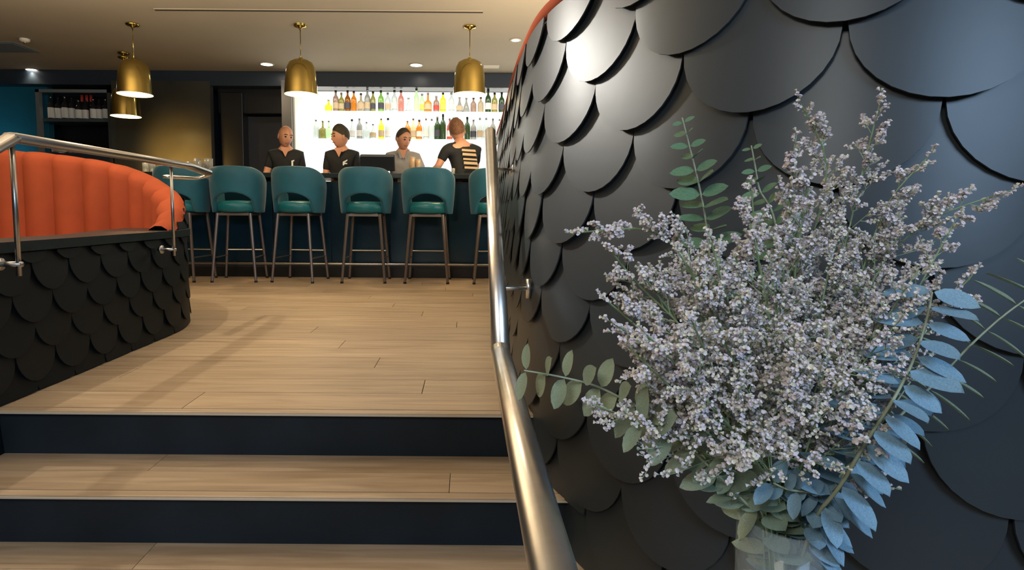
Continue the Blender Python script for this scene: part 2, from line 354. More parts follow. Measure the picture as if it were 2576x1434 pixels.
def scale_wall(name, path, w_, p_, z_ref, ztop, zbase, m, a0=0.0, dmin=0, dmax=1e9, thick=0.05, out=0.030):
    """ztop, zbase: functions of arc length"""
    b = MB(); N = int(path.L / 0.06)
    ring = []
    for i in range(N + 1):
        d = path.L * i / N; pt, t, n = path.frame(d)
        zt, zb_ = ztop(d), zbase(d)
        ring += [(pt.x, pt.y, zb_), (pt.x, pt.y, zt), (pt.x - n.x * thick, pt.y - n.y * thick, zt), (pt.x - n.x * thick, pt.y - n.y * thick, zb_)]
    fs_ = []
    for i in range(N):
        for k in range(4): fs_.append((i * 4 + k, (i + 1) * 4 + k, (i + 1) * 4 + (k + 1) % 4, i * 4 + (k + 1) % 4))
    fs_ += [(0, 1, 2, 3), tuple(N * 4 + k for k in (3, 2, 1, 0))]
    b.add(ring, fs_); body = b.build(name, BACKING); body['kind'] = 'structure'
    cache = {}; tilt = -math.atan2(out, 2 * p_)
    def piece(zhi, zlo, sg):
        key = (round(zhi, 2), round(zlo, 2), round(sg / 0.003) * 0.003)
        if key in cache: return cache[key]
        zhi, zlo, sg = key; K = 16; th = 0.004; cols = []
        for i in range(K + 1):
            x = -w_ / 2 * math.cos(PI * i / K); e = math.sqrt(max(0, 1 - (2 * x / w_) ** 2))
            lo = max(-p_ * e, zlo)
            if lo < zhi - 0.001: cols.append((x, lo))
        if len(cols) < 3 or zhi - min(c[1] for c in cols) < 0.01: cache[key] = None; return None
        n = len(cols); bb = MB(); sg_ = lambda x: sg * (2 * x / w_) ** 2
        A = [(x * 0.996, sg_(x), z) for x, lo in cols for z in (lo, zhi)]
        B = [(x * 0.996, sg_(x) + th, z) for x, lo in cols for z in (lo, zhi)]
        bb.smooth = True
        bb.add(A, [(2 * i, 2 * i + 2, 2 * i + 3, 2 * i + 1) for i in range(n - 1)])
        bb.smooth = False
        rim = [2 * i for i in range(n)] + [2 * i + 1 for i in range(n - 1, -1, -1)]
        bb.add([A[i] for i in rim] + [B[i] for i in rim], [(i, i + 2 * n, (i + 1) % (2 * n) + 2 * n, (i + 1) % (2 * n)) for i in range(2 * n)])
        me = bb.mesh('scale', m); cache[key] = me
        return me
    cnt = 0; r0 = int(math.floor((min(zbase(0), zbase(path.L)) - z_ref) / p_)) - 1; r1 = int((max(ztop(0), ztop(path.L)) - z_ref) / p_) + 2
    rr = random.Random(5)
    for r in range(r0, r1 + 1):
        zc = z_ref + r * p_                       # height of the widest line (touching tips)
        d = a0 + (w_ / 2 if r % 2 else 0)
        while d > 0: d -= w_
        while d < path.L + w_ / 2:
            if dmin <= d <= min(dmax, path.L):
                pt, t, n = path.frame(d, w_ / 2)
                # chord centre so neighbouring pieces touch
                c0, c1 = path.at(d - w_ / 2), path.at(d + w_ / 2); pt = (c0 + c1) / 2
                sag = (path.at(d) - pt).length
                zt, zbs = ztop(d), zbase(d)
                me = piece(min(p_ * 1.12, zt - zc), zbs - zc, sag)
                if me is not None:
                    off = out * 0.5 + sag + 0.003 + (0.0015 if r % 2 else 0)
                    o = link('scale', me, None, body, (pt.x + n.x * off, pt.y + n.y * off, zc),
                             (tilt + rr.uniform(-0.012, 0.012), 0, math.atan2(t.y, t.x) + rr.uniform(-0.03, 0.03)))
                    cnt += 1
            d += w_
    return body, cnt
# right wall: runs from beside the bar, along the stair, then swings round to face the camera
rp = Path(smooth_path([(0.262, 4.9), (0.258, 4.2), (0.245, 3.4), (0.235, 2.9), (0.234, 2.4), (0.247, 2.01), (0.285, 1.79), (0.343, 1.638), (0.426, 1.455), (0.508, 1.30),
                       (0.603, 1.19), (0.72, 1.10), (0.85, 1.045), (1.0, 1.015), (1.25, 1.0), (1.7, 1.03)]))
ZTR = 1.315
def zb_right(d):
    y_ = rp.at(d).y
    return 0.0 if y_ > Y1 else (-RIS if y_ > Y2 else (-2 * RIS if y_ > Y3 else -3 * RIS))
# find arc length of the tip seen at (1605, 317)
def nearest(path, pt):
    best = min(range(len(path.p)), key=lambda i: (path.p[i] - Vector((pt[0], pt[1], 0))).length); return path.a[best]
dt = nearest(rp, (0.426, 1.455))
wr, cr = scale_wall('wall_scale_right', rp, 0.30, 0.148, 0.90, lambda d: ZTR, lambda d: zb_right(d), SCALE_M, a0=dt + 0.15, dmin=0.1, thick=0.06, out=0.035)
# R1 tips at z=.90 : neighbouring scales of that row touch at arc dt
pts = []
for i in range(0, 130):
    d = rp.L * i / 129; q, t, n = rp.frame(d); pts.append((q.x + n.x * 0.002, q.y + n.y * 0.002, ZTR + 0.020))
sm().tube(pts, 0.026, 12).build('coral_piping', CORAL, wr)
pts2 = []
b = sm()
for row_z in (ZTR - 0.018,):
    for d in [dt - 0.15 + 0.30 * k + o_ for k in range(-6, 5) for o_ in (-0.04, 0.04)]:
        if 0 < d < rp.L:
            q, t, n = rp.frame(d); b.lathe([(0.004, 0), (0.004, 0.002), (0.0005, 0.003)], 8, (0, 0, 0))
            for i in range(len(b.v) - 24, len(b.v)):
                vx = b.v[i]; c = Vector((q.x, q.y, row_z)) + n * (0.012 + vx[2]) + t * vx[0] + Vector((0, 0, vx[1])); b.v[i] = tuple(c)
sc_o = b.build('screw_heads', BLACK, wr); sc_o['kind'] = 'stuff'

# left wall
arc = [(-1.65, 1.2), (-1.65, 3.15)]
arcp = [Vector((-1.65, 1.2 + 0.05 * i, 0)) for i in range(39)] + [Vector((-2.55 + 0.9 * math.cos(a), 3.15 + 0.9 * math.sin(a), 0)) for a in [PI / 2 * k / 40 for k in range(41)]] + [Vector((-2.55 - 0.1 * k, 4.05, 0)) for k in range(1, 22)]
lp = Path(arcp); DA = nearest(lp, (-1.65, 3.15))
PROF = [(0, .60), (10, .645), (20, .71), (26, .745), (35, .80), (45, .84), (60, .92), (75, .985), (90, 1.03), (110, 1.07), (140, 1.10), (400, 1.12)]
def coral_top(d):
    g = (d - DA) / 0.9 * 180 / PI
    if g <= 0: return 0.60
    for (a, za), (b_, zb_) in zip(PROF[:-1], PROF[1:]):
        if g <= b_: return za + (zb_ - za) * (g - a) / (b_ - a)
    return 1.12
def zt_left(d): return 0.54 if d < DA else coral_top(d) - 0.055
def zb_left(d):
    y_ = lp.at(d).y if d < DA else 3
    return 0.0 if y_ > Y1 else (-RIS if y_ > Y2 else -3 * RIS)
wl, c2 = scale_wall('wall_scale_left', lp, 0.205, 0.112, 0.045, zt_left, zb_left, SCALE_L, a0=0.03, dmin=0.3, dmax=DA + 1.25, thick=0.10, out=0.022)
b = sm()
N = 90; ring = []
for i in range(N + 1):
    d = 0.02 + (DA + 0.46) * i / N; q, t, n = lp.frame(d)
    wd = 0.17 + 0.20 * max(0, min(1, (d - DA + 0.6) / 0.6))
    o_ = 0.035
    for (k, z) in ((o_, 0.54), (o_, 0.578), (o_ - wd, 0.582), (o_ - wd, 0.54)): ring.append((q.x + n.x * k, q.y + n.y * k, z))
fs_ = [(i * 4 + k, (i + 1) * 4 + k, (i + 1) * 4 + (k + 1) % 4, i * 4 + (k + 1) % 4) for i in range(N) for k in range(4)] + [(0, 1, 2, 3), tuple(N * 4 + k for k in (3, 2, 1, 0))]
b2 = MB().add(ring, fs_).build('wall_cap', DARKW, wl)

# coral banquette inside the left wall
bq = empty('banquette_booth', (-2.6, 3.2, 0), 0, 'curved coral velvet banquette with vertical channel-tufted back behind the left scale wall', 'booth seat')
def add_panel(d0, d1, parent, origin):
    b = sm(); nu, nv = 10, 18
    def fn(u, v):
        d = d0 + (d1 - d0) * u
        q, t, n = lp.frame(d, 0.03); zt = coral_top(d)
        bulge = 0.055 * min(1.0, max(0.15, (zt - 0.60) / 0.22)) * (math.sin(PI * u) ** 0.85 if 0 < u < 1 else 0)
        prof_in = 0.112
        if v < 0.72:
            z = 0.38 + (zt - 0.05 - 0.38) * (v / 0.72); off = -(prof_in + bulge)
        else:
            a = (v - 0.72) / 0.28 * PI
            z = zt - 0.05 + (0.05 + bulge * 0.08) * math.sin(a)
            off = -(prof_in + bulge) / 2 - (prof_in + bulge) / 2 * math.cos(a) + 0.012 * (a / PI)
        return (q.x + n.x * off - origin.x, q.y + n.y * off - origin.y, z - origin.z)
    b.grid(fn, nu, nv)
    b.build('back_panel', CORAL, parent)
d = DA + 0.02; org = Vector((-2.6, 3.2, 0)); k = 0
while d < lp.L - 0.21:
    wd = 0.20 if d > DA + 0.25 else 0.13
    add_panel(d, d + wd, bq, org); d += wd
b = MB(); ring = []; N = 70
for i in range(N + 1):
    dd = DA * 0.35 + (lp.L - DA * 0.35) * i / N; q, t, n = lp.frame(dd)
    for (k2, z) in ((-0.11, 0.36), (-0.11, 0.44), (-0.52, 0.44), (-0.55, 0.40), (-0.55, 0.36)): ring.append((q.x + n.x * k2 - org.x, q.y + n.y * k2 - org.y, z))
fs_ = [(i * 5 + k2, (i + 1) * 5 + k2, (i + 1) * 5 + (k2 + 1) % 5, i * 5 + (k2 + 1) % 5) for i in range(N) for k2 in range(5)] + [(0, 1, 2, 3, 4), tuple(N * 5 + k2 for k2 in (4, 3, 2, 1, 0))]
b.add(ring, fs_).build('seat_cushion', CORAL, bq)
b = MB(); ring = []
for i in range(N + 1):
    dd = DA * 0.35 + (lp.L - DA * 0.35) * i / N; q, t, n = lp.frame(dd)
    for (k2, z) in ((-0.12, 0.0), (-0.12, 0.36), (-0.48, 0.36), (-0.48, 0.0)): ring.append((q.x + n.x * k2 - org.x, q.y + n.y * k2 - org.y, z))
fs_ = [(i * 4 + k2, (i + 1) * 4 + k2, (i + 1) * 4 + (k2 + 1) % 4, i * 4 + (k2 + 1) % 4) for i in range(N) for k2 in range(4)] + [(0, 1, 2, 3), tuple(N * 4 + k2 for k2 in (3, 2, 1, 0))]
b.add(ring, fs_).build('seat_base', DARKW, bq)

# ------------------------------------------------------------------ handrails
hr = empty('handrail', (0.105, 1.65, -2 * RIS), 0, 'thick brushed steel tube handrail beside the right scale wall, bending near the stair foot', 'handrail')
o3 = Vector((0.105, 1.65, -2 * RIS))
def rel(pts, o): return [Vector(p) - o for p in pts]
kn = Vector((0.100, 1.648, 0.285)); tp = P(1233, 333, 3.0); nr = Vector((0.103, 0.15, 0.285))
sm().tube(rel([tp, kn + (tp - kn).normalized() * 0.02], o3), 0.0285, 24).build('upper_tube', STEEL, hr)
sm().tube(rel([kn + (tp - kn).normalized() * 0.02, kn, kn + Vector((0, -0.02, 0)), nr], o3), 0.0285, 24).build('lower_tube', STEEL, hr)
pj = kn + Vector((0.0, -0.25, 0))
sm().tube(rel([tp, tp + (tp - kn).normalized() * 0.006], o3), 0.027, 24).build('end_cap', DSTEEL, hr)
def lerp_rail(Y): t = (Y - kn.y) / (tp.y - kn.y); return kn.lerp(tp, t)
for Yb in (1.985, 2.75):
    c = lerp_rail(Yb); z = c.z - 0.035
    wx = 0.245
    br = sm()
    br.tube(rel([(c.x + 0.0, Yb, c.z - 0.02), (c.x + 0.004, Yb, z - 0.012), (c.x + 0.02, Yb, z - 0.02), (wx + 0.012, Yb, z - 0.02)], o3), 0.0075, 12)
    bo = br.build('bracket', STEEL, hr)
    sm().tube(rel([(wx - 0.03, Yb, z - 0.055), (wx - 0.03, Yb, z + 0.012)], o3), [0.010, 0.010], 12).build('bracket_joint', STEEL, bo)
for (Yb) in (0.2,):
    br = sm(); br.tube(rel([(0.103, Yb, 0.285), (0.103, Yb, -3 * RIS)], o3), 0.016, 14); br.build('post', STEEL, hr)

lr = empty('handrail', (-1.54, 3.0, 0), 0, 'slimmer grey steel handrail with two thin uprights along the left scale wall', 'handrail')
oL = Vector((-1.54, 3.0, 0)); XH = -1.54
ZH = 0.935
k1 = Vector((XH, 1.965, ZH)); e1 = Vector((XH - 0.01, 3.46, ZH - 0.020))
pts = [k1, Vector((XH, 3.2, ZH)), e1]
def flat_rail(b, pts, hw, hh):
    pts = [Vector(p) for p in pts]; ring = []
    for i, p_ in enumerate(pts):
        t = (pts[min(i + 1, len(pts) - 1)] - pts[max(i - 1, 0)]).normalized(); s = t.cross(Vector((0, 0, 1))).normalized(); u = s.cross(t)
        for k in range(12):
            a = 2 * PI * k / 12; cx_, cz_ = math.cos(a), math.sin(a)
            ex = math.copysign(abs(cx_) ** 0.6, cx_); ez = math.copysign(abs(cz_) ** 0.8, cz_)
            ring.append(p_ + s * hw * ex + u * hh * ez)
    fs_ = [(i * 12 + k, i * 12 + (k + 1) % 12, (i + 1) * 12 + (k + 1) % 12, (i + 1) * 12 + k) for i in range(len(pts) - 1) for k in range(12)]
    fs_ += [tuple(range(11, -1, -1)), tuple((len(pts) - 1) * 12 + k for k in range(12))]
    b.add(ring, fs_); return b
flat_rail(sm(), rel(pts, oL), 0.030, 0.017).build('top_rail', DSTEEL, lr)
flat_rail(sm(), rel([k1 + Vector((0, 0.01, 0.0)), k1 + Vector((0, -0.30, -0.17)), k1 + Vector((0, -0.6, -0.36))], oL), 0.030, 0.017).build('sloping_rail', DSTEEL, lr)
hp = [e1]
for k in range(1, 9):
    a = PI * k / 8; hp.append(e1 + Vector((-0.035 + 0.035 * math.cos(a), 0.06 * math.sin(a), -0.035 * k / 8)))
hp.append(hp[-1] + Vector((0.0, -0.34, -0.01)))
flat_rail(sm(), rel(hp, oL), 0.020, 0.010).build('return_rail', STEEL, lr)
for (Yb, zt_, zl, zbk) in ((1.97, ZH, 0.465, 0.505), (3.02, ZH - 0.02, 0.452, 0.485)):
    sm().tube(rel([(XH, Yb, zl), (XH, Yb, zt_)], oL), 0.0085 if Yb < 2.5 else 0.0075, 12).build('upright', DSTEEL, lr)
    br = sm(); br.tube(rel([(XH + 0.012, Yb, zbk), (-1.625, Yb, zbk)], oL), 0.010 if Yb < 2.5 else 0.008, 12)
    bo = br.build('bracket', DSTEEL, lr)
    sm().tube(rel([(-1.60, Yb, zbk), (-1.612, Yb, zbk)], oL), 0.022, 16).build('flange', DSTEEL, bo)

# ------------------------------------------------------------------ bar
bar = empty('bar_counter', (-1.4, 6.1, 0), 0, 'long dark bar counter with deep blue lacquered front behind the teal stools', 'bar')
ob = Vector((-1.4, 6.1, 0))
BX0, BX1 = -5.0, 2.4
MB().box(((BX0 + BX1) / 2 - ob.x, 6.20 - ob.y, 1.045), (BX1 - BX0, 0.66, 0.05)).build('counter_top', BARTOP, bar, bevel=0.006)
MB().box(((BX0 + BX1) / 2 - ob.x, 6.22 - ob.y, 0.53), (BX1 - BX0, 0.50, 0.92)).build('body', NAVY, bar)
xp = BX0
while xp < BX1 - 0.05:
    wd = 0.60
    MB().box((xp + wd / 2 - ob.x, 5.955 - ob.y, 0.57), (wd - 0.012, 0.03, 0.82)).build('front_panel', BARF, bar, bevel=0.004)
    xp += wd
MB().box(((BX0 + BX1) / 2 - ob.x, 5.99 - ob.y, 0.05), (BX1 - BX0, 0.06, 0.10)).build('plinth', BLACK, bar)
ft = sm(); ft.tube([(BX0 - ob.x, 5.84 - ob.y, 0.15), (BX1 - ob.x, 5.84 - ob.y, 0.15)], 0.014, 12).build('foot_rail', DSTEEL, bar)
for k in range(7):
    x = BX0 + 0.5 + 1.05 * k
    sm().tube([(x - ob.x, 5.84 - ob.y, 0.15), (x - ob.x, 5.95 - ob.y, 0.15)], 0.009, 8).build('rail_bracket', DSTEEL, bar)

# stools
def make_stool():
    t = empty('bar_stool', (0, 0, 0), 0, 'stool', 'bar stool', 'teal bar stools along the counter')
    # back of stool faces -y (towards the camera)
    b = sm(); nu, nv = 44, 10; W, D = 0.252, 0.235
    def zbot(g):
        ag = abs(g)
        if ag < 46: return 0.855 - 0.065 * (ag / 46) ** 2
        if ag < 58: return 0.79 - 0.125 * ((ag - 46) / 12)
        return 0.665
    def ztop(g):
        ag = abs(g)
        if ag < 40: return 1.108 - 0.006 * (ag / 40) ** 2
        if ag < 130:
            u = (ag - 40) / 90; return 1.102 - 0.27 * u ** 1.7
        return 0.83
    def fn(u, v):
        g = -128 + 256 * u; a = math.radians(g)
        zb_, zt_ = zbot(g), ztop(g); z = zb_ + (zt_ - zb_) * v
        fl_ = 1.0 + 0.10 * math.sin(min(1, max(0, (z - 0.66) / 0.45)) * PI * 0.62) - 0.05
        ins = -0.02 * max(0, (z - 1.02) / 0.09) ** 2
        r = 1.0
        return ((W * fl_ + ins) * math.sin(a), -(D * fl_ + ins) * math.cos(a) + 0.0, z)
    b.grid(fn, nu, nv)
    o = b.build('backrest', TEAL, t); md = o.modifiers.new('s', 'SOLIDIFY'); md.thickness = 0.040; md.offset = -1
    md = o.modifiers.new('b', 'BEVEL'); md.width = 0.012; md.segments = 3; md.limit_method = 'ANGLE'; md.angle_limit = math.radians(50)
    prof = [(0.001, 0.668), (0.185, 0.668), (0.205, 0.685), (0.207, 0.735), (0.195, 0.765), (0.15, 0.780), (0.001, 0.786)]
    sm().lathe(prof, 28, (0, 0.01, 0), 1, 1.02).build('seat', TEALS, t)
    f = MB(); z = 0.650
    for s in (-1, 1):
        f.box((0, s * 0.15, z), (0.30, 0.022, 0.022)); f.box((s * 0.15, 0, z), (0.022, 0.30, 0.022))
    f.box((0, 0, 0.662), (0.26, 0.26, 0.012)); f.build('seat_frame', BRONZE, t)
    for sx in (-1, 1):
        for sy in (-1, 1):
            l = MB(); l.tube([(sx * 0.152, sy * 0.150, 0.66), (sx * 0.205, sy * 0.195, 0.0)], [0.0165, 0.0125], 8); lo = l.build('leg', BRONZE, t)
            MB().tube([(sx * 0.205, sy * 0.195, 0.0), (sx * 0.2043, sy * 0.1946, 0.018)], 0.015, 8).build('foot_cap', BLACK, lo)
    k = 0.55
    for s, zz in ((-1, 0.235), (1, 0.235)):
        f1 = MB(); u = (0.66 - zz) / 0.66; xx = 0.152 + 0.053 * u; yy = 0.150 + 0.045 * u
        f1.tube([(s * xx, -yy, zz), (s * xx, yy, zz)], 0.007, 8).build('stretcher', BRONZE, t)
    zz = 0.29; u = (0.66 - zz) / 0.66; xx = 0.152 + 0.053 * u; yy = 0.150 + 0.045 * u
    MB().tube([(-xx, yy, zz), (xx, yy, zz)], 0.008, 8).build('footrest', DSTEEL, t)
    return t
stool0 = make_stool()
SY = 5.66
spec = [(462, -6, 'teal bar stool partly hidden behind the coral booth end, leftmost of the row'),
        (601, 4, 'teal bar stool second from the left, in front of the bald bartender\'s left side'),
        (754, -8, 'teal bar stool turned slightly sideways, in front of the two dark-shirted bartenders'),
        (921, 1, 'teal bar stool in front of the black till screen'),
        (1077, -1, 'teal bar stool in front of the man in the grey shirt'),
        (1246, 0, 'teal bar stool half hidden behind the thick steel handrail, rightmost of the row')]
for i, (px, rot, lab) in enumerate(spec):
    s = stool0 if i == 0 else copy_tree(stool0)
    s.location = (xat(px, SY), SY, 0); s.rotation_euler = (0, 0, math.radians(rot)); s['label'] = lab

# pendants
def make_pendant():
    t = empty('pendant_lamp', (0, 0, 0), 0, 'p', 'pendant lamp', 'brass dome pendants over the bar')
    R, H = 0.166, 0.345
    prof = [(0.020, H + 0.02), (0.022, H), (0.075, H - 0.006), (0.115, H - 0.03), (0.138, H - 0.075), (0.150, H - 0.14), (0.158, 0.12), (0.163, 0.03), (R, 0.0)]
    sm().lathe(prof, 40).build('shade', BRASS, t)
    inn = [(r - 0.004 if r > 0.03 else 0.001, z - 0.004 if z > 0.1 else z) for r, z in prof[1:]]
    sm().lathe(inn, 40).build('shade_lining', BRIN, t)
    sm().lathe([(0.001, 0.03), (0.03, 0.045), (0.042, 0.08), (0.03, 0.12), (0.012, 0.16), (0.012, 0.2)], 20).build('bulb', LAMP, t)
    return t
pen0 = make_pendant()
PY = 5.97
for i, (px, py, Y, lab) in enumerate([(340, 238, PY, 'brass dome pendant lamp over the left end of the bar'),
                                      (758, 238, PY, 'brass dome pendant lamp left of the backlit bottle shelves, middle of the front row'),
                                      (1181, 238, PY, 'brass dome pendant lamp in front of the bottle shelves, rightmost'),
                                      (317, 293, 7.05, 'smaller looking brass dome pendant behind the left one, built for its likely reflection')]):  # last one: pendant added for the left lamp's likely mirror image
    q = P(px, py, Y)
    t = pen0 if i == 0 else copy_tree(pen0)
    t.location = q; t['label'] = lab
    h = ZC - q.z
    sm().tube([(0, 0, 0.355), (0, 0, h - 0.02)], 0.004, 8).build('cord', BRASS, t)
    sm().lathe([(0.001, h), (0.062, h), (0.066, h - 0.012), (0.055, h - 0.022), (0.02, h - 0.03), (0.008, h - 0.05)], 24).build('ceiling_rose', BRASS, t)
    light('pendant_bulb', 'SPOT', (q.x, q.y, q.z + 0.03), 26, WARM, 0.05, (q.x, q.y, 0), 140, 0.6)

# ------------------------------------------------------------------ back bar
SYB = 8.05
xr = 2.6
bb = empty('back_bar', ((x742 + xr) / 2, SYB, 0), 0, 'bright white backlit bar display alcove with two glass shelves', 'shelving')
obb = Vector(((x742 + xr) / 2, SYB, 0)); Wd = xr - x742
z1 = zat(1000, 282, SYB); z2 = zat(1000, 351, SYB); zt1 = zat(1000, 233, 8.3); 
MB().box((0, 0.26, (0.9 + zt1) / 2), (Wd, 0.02, zt1 - 0.9)).build('backlit_panel', GLOW, bb)
MB().box((0, 0.235, zt1 + 0.12), (Wd, 0.06, 0.24)).build('header_panel', GLOWW, bb)
MB().box((0, 0.20, zt1 - 0.002), (Wd, 0.05, 0.008)).build('header_strip', DSTEEL, bb)
MB().box((0, 0.08, z1 - 0.010), (Wd, 0.28, 0.020)).build('shelf', SHELFM, bb)
MB().box((0, 0.08, z2 - 0.010), (Wd, 0.28, 0.020)).build('shelf', SHELFM, bb)
MB().box((0, 0.03, 0.94), (Wd, 0.44, 0.05)).build('back_counter', mat('pale_worktop', (0.6, 0.6, 0.55), 0.3), bb)
MB().box((0, 0.05, 0.46), (Wd, 0.40, 0.91)).build('back_cupboard', NAVY, bb)
MB().box((-Wd / 2 + 0.012, 0.05, 1.6), (0.02, 0.40, 1.3)).build('side_panel', mat('side_cream', (0.75, 0.72, 0.62), 0.5), bb)
light('backbar_strip', 'AREA', (-0.6, 7.75, 2.33), 14, (1.0, 0.95, 0.85), 3.2, (-0.6, 7.9, 1.0), size_y=0.1)

def glassmat(name, c, rough=0.12, tr=0.8): return mat(name, c, rough, trans=max(0.05, tr - 0.2), spec=0.3)
BC = {}
def bcol(key, c, tr=0.8):
    if key not in BC: BC[key] = glassmat('glass_' + key, c, 0.12, tr)
    return BC[key]
PAL = {'amber': ((0.62, 0.22, 0.02), .75), 'dark amber': ((0.30, 0.10, 0.01), .6), 'yellow': ((0.85, 0.75, 0.05), .75), 'olive': ((0.32, 0.30, 0.08), .6), 'green': ((0.25, 0.50, 0.10), .7),
       'pale green': ((0.55, 0.80, 0.45), .8), 'dark green': ((0.04, 0.08, 0.03), .4), 'clear': ((0.62, 0.70, 0.68), .7), 'pink': ((0.62, 0.25, 0.20), .7), 'red': ((0.65, 0.10, 0.05), .6),
       'mauve': ((0.38, 0.26, 0.20), .5), 'grey': ((0.35, 0.36, 0.33), .5), 'tan': ((0.50, 0.42, 0.28), .5), 'black': ((0.02, 0.02, 0.02), .1), 'peach': ((0.85, 0.60, 0.35), .75), 'orange': ((0.75, 0.33, 0.05), .7)}
CAPM = {'black': BLACK, 'steel': DSTEEL, 'white': TRIMW}
LABM = {'white': mat('paper_label', (0.75, 0.74, 0.68), 0.7), 'tan': mat('tan_label', (0.55, 0.42, 0.26), 0.7), 'dark': mat('dark_label', (0.06, 0.06, 0.08), 0.6), 'yellow': mat('yellow_label', (0.75, 0.65, 0.1), 0.6), 'red': mat('red_label', (0.5, 0.06, 0.05), 0.6)}
SH = {'tall': [(.95, 0), (1, .03), (1, .58), (.85, .68), (.38, .78), (.32, .97)], 'round': [(.9, 0), (1, .05), (1, .52), (.9, .64), (.55, .72), (.33, .78), (.3, .97)],
      'squat': [(.95, 0), (1.25, .04), (1.25, .45), (1.1, .55), (.4, .62), (.34, .95)], 'cone': [(1.05, 0), (1.15, .05), (1.0, .3), (.5, .62), (.32, .72), (.3, .97)],
      'slim': [(.8, 0), (.85, .03), (.85, .62), (.6, .72), (.34, .8), (.3, .97)], 'wine': [(1, 0), (1, .60), (.85, .68), (.4, .76), (.37, .97)]}
bm_cache = {}
ORD = ['leftmost', 'second', 'third', 'fourth', 'fifth', 'sixth', 'seventh', 'eighth', 'ninth', 'tenth', 'eleventh', 'twelfth', 'thirteenth', 'fourteenth', 'fifteenth', 'sixteenth', 'seventeenth', 'eighteenth', 'nineteenth', 'twentieth', 'twenty-first', 'twenty-second', 'twenty-third', 'twenty-fourth', 'twenty-fifth', 'twenty-sixth', 'twenty-seventh', 'twenty-eighth']
def bottle(x, y, z, h, shape, color, lab, cap, label, group, r=0.042):
    t = empty('bottle', (x, y, z), 0, label, 'bottle', group)
    key = (shape, color, round(h, 3), r)
    if key not in bm_cache:
        c, tr = PAL[color]; pr = [(0.001, 0)] + [(a * r, b_ * h) for a, b_ in SH[shape]]
        bm_cache[key] = sm().lathe(pr, 14).mesh('body', bcol(color.replace(' ', '_'), c, tr))
    link('body', bm_cache[key], None, t)
    k2 = ('cap', cap, round(h, 3), r)
    if k2 not in bm_cache: bm_cache[k2] = sm().lathe([(0.36 * r, .90 * h), (0.40 * r, .90 * h), (0.40 * r, h), (0.001, h)], 10).mesh('cap', CAPM[cap])
    link('cap', bm_cache[k2], None, t)
    if lab:
        k3 = ('lab', lab, shape, round(h, 3), r); l0, l1 = (.05, .50) if shape == 'wine' else (.14, .42)
        if k3 not in bm_cache:
            rr_ = (1.27 if shape == 'squat' else .87 if shape == 'slim' else 1.02) * r
            if shape == 'cone': rr_ = 1.1 * r
            bm_cache[k3] = sm().lathe([(rr_, l0 * h), (rr_, l1 * h)], 14).mesh('label', LABM[lab])
        link('label', bm_cache[k3], None, t)
    return t
TOP = [(800, 430, 'squat', 'yellow', None, 'steel'), (865, 345, 'tall', 'mauve', 'tan', 'black'), (915, 365, 'round', 'olive', 'tan', 'steel'), (970, 345, 'round', 'dark amber', 'dark', 'black'), (1025, 350, 'round', 'amber', None, 'black'), (1088, 370, 'squat', 'tan', 'tan', 'black'),
       (1145, 335, 'tall', 'grey', 'tan', 'steel'), (1195, 355, 'slim', 'olive', 'dark', 'black'), (1265, 345, 'tall', 'green', 'dark', 'black'), (1325, 365, 'tall', 'clear', 'tan', 'steel'), (1385, 342, 'tall', 'clear', 'white', 'black'), (1443, 345, 'tall', 'pink', None, 'black'),
       (1510, 410, 'cone', 'clear', 'white', 'steel'), (1580, 325, 'slim', 'pale green', None, 'black'), (1630, 375, 'slim', 'pale green', 'yellow', 'steel'), (1682, 368, 'squat', 'orange', 'tan', 'steel'), (1756, 395, 'tall', 'mauve', 'red', 'steel'), (1815, 365, 'tall', 'yellow', 'yellow', 'black'), (1890, 365, 'tall', 'clear', 'white', 'steel'),
       (1962, 400, 'cone', 'grey', 'tan', 'steel'), (2022, 410, 'cone', 'grey', None, 'steel'), (2085, 410, 'round', 'mauve', None, 'black'), (2150, 405, 'round', 'tan', None, 'black'), (2215, 340, 'tall', 'dark green', 'white', 'black'), (2272, 365, 'tall', 'olive', 'tan', 'black'), (2335, 362, 'tall', 'dark green', 'dark', 'black')]
LOW = [(690, 600, 'round', 'clear', None, 'steel'), (750, 610, 'squat', 'olive', None, 'steel'), (805, 610, 'squat', 'pale green', None, 'steel'), (1008, 600, 'cone', 'clear', 'white', 'black'), (1075, 590, 'tall', 'grey', 'white', 'steel'), (1138, 620, 'squat', 'clear', None, 'steel'), (1195, 640, 'cone', 'clear', 'tan', 'steel'), (1268, 590, 'tall', 'yellow', 'tan', 'steel'), (1328, 590, 'tall', 'clear', 'white', 'black'),
       (1500, 610, 'tall', 'amber', None, 'steel'), (1552, 590, 'round', 'peach', 'tan', 'steel'), (1605, 605, 'tall', 'amber', 'white', 'black'), (1665, 590, 'tall', 'clear', 'white', 'steel'), (1715, 595, 'tall', 'clear', None, 'steel'), (1765, 575, 'tall', 'dark green', 'dark', 'steel'), (1815, 555, 'tall', 'dark green', None, 'black'), (1875, 590, 'round', 'red', 'white', 'steel'),
       (2030, 580, 'tall', 'dark green', None, 'black'), (2085, 600, 'round', 'grey', 'dark', 'steel'), (2142, 585, 'tall', 'clear', 'tan', 'steel'), (2198, 585, 'tall', 'clear', 'white', 'steel'), (2257, 590, 'round', 'grey', 'dark', 'steel'), (2316, 595, 'tall', 'clear', 'white', 'steel')]
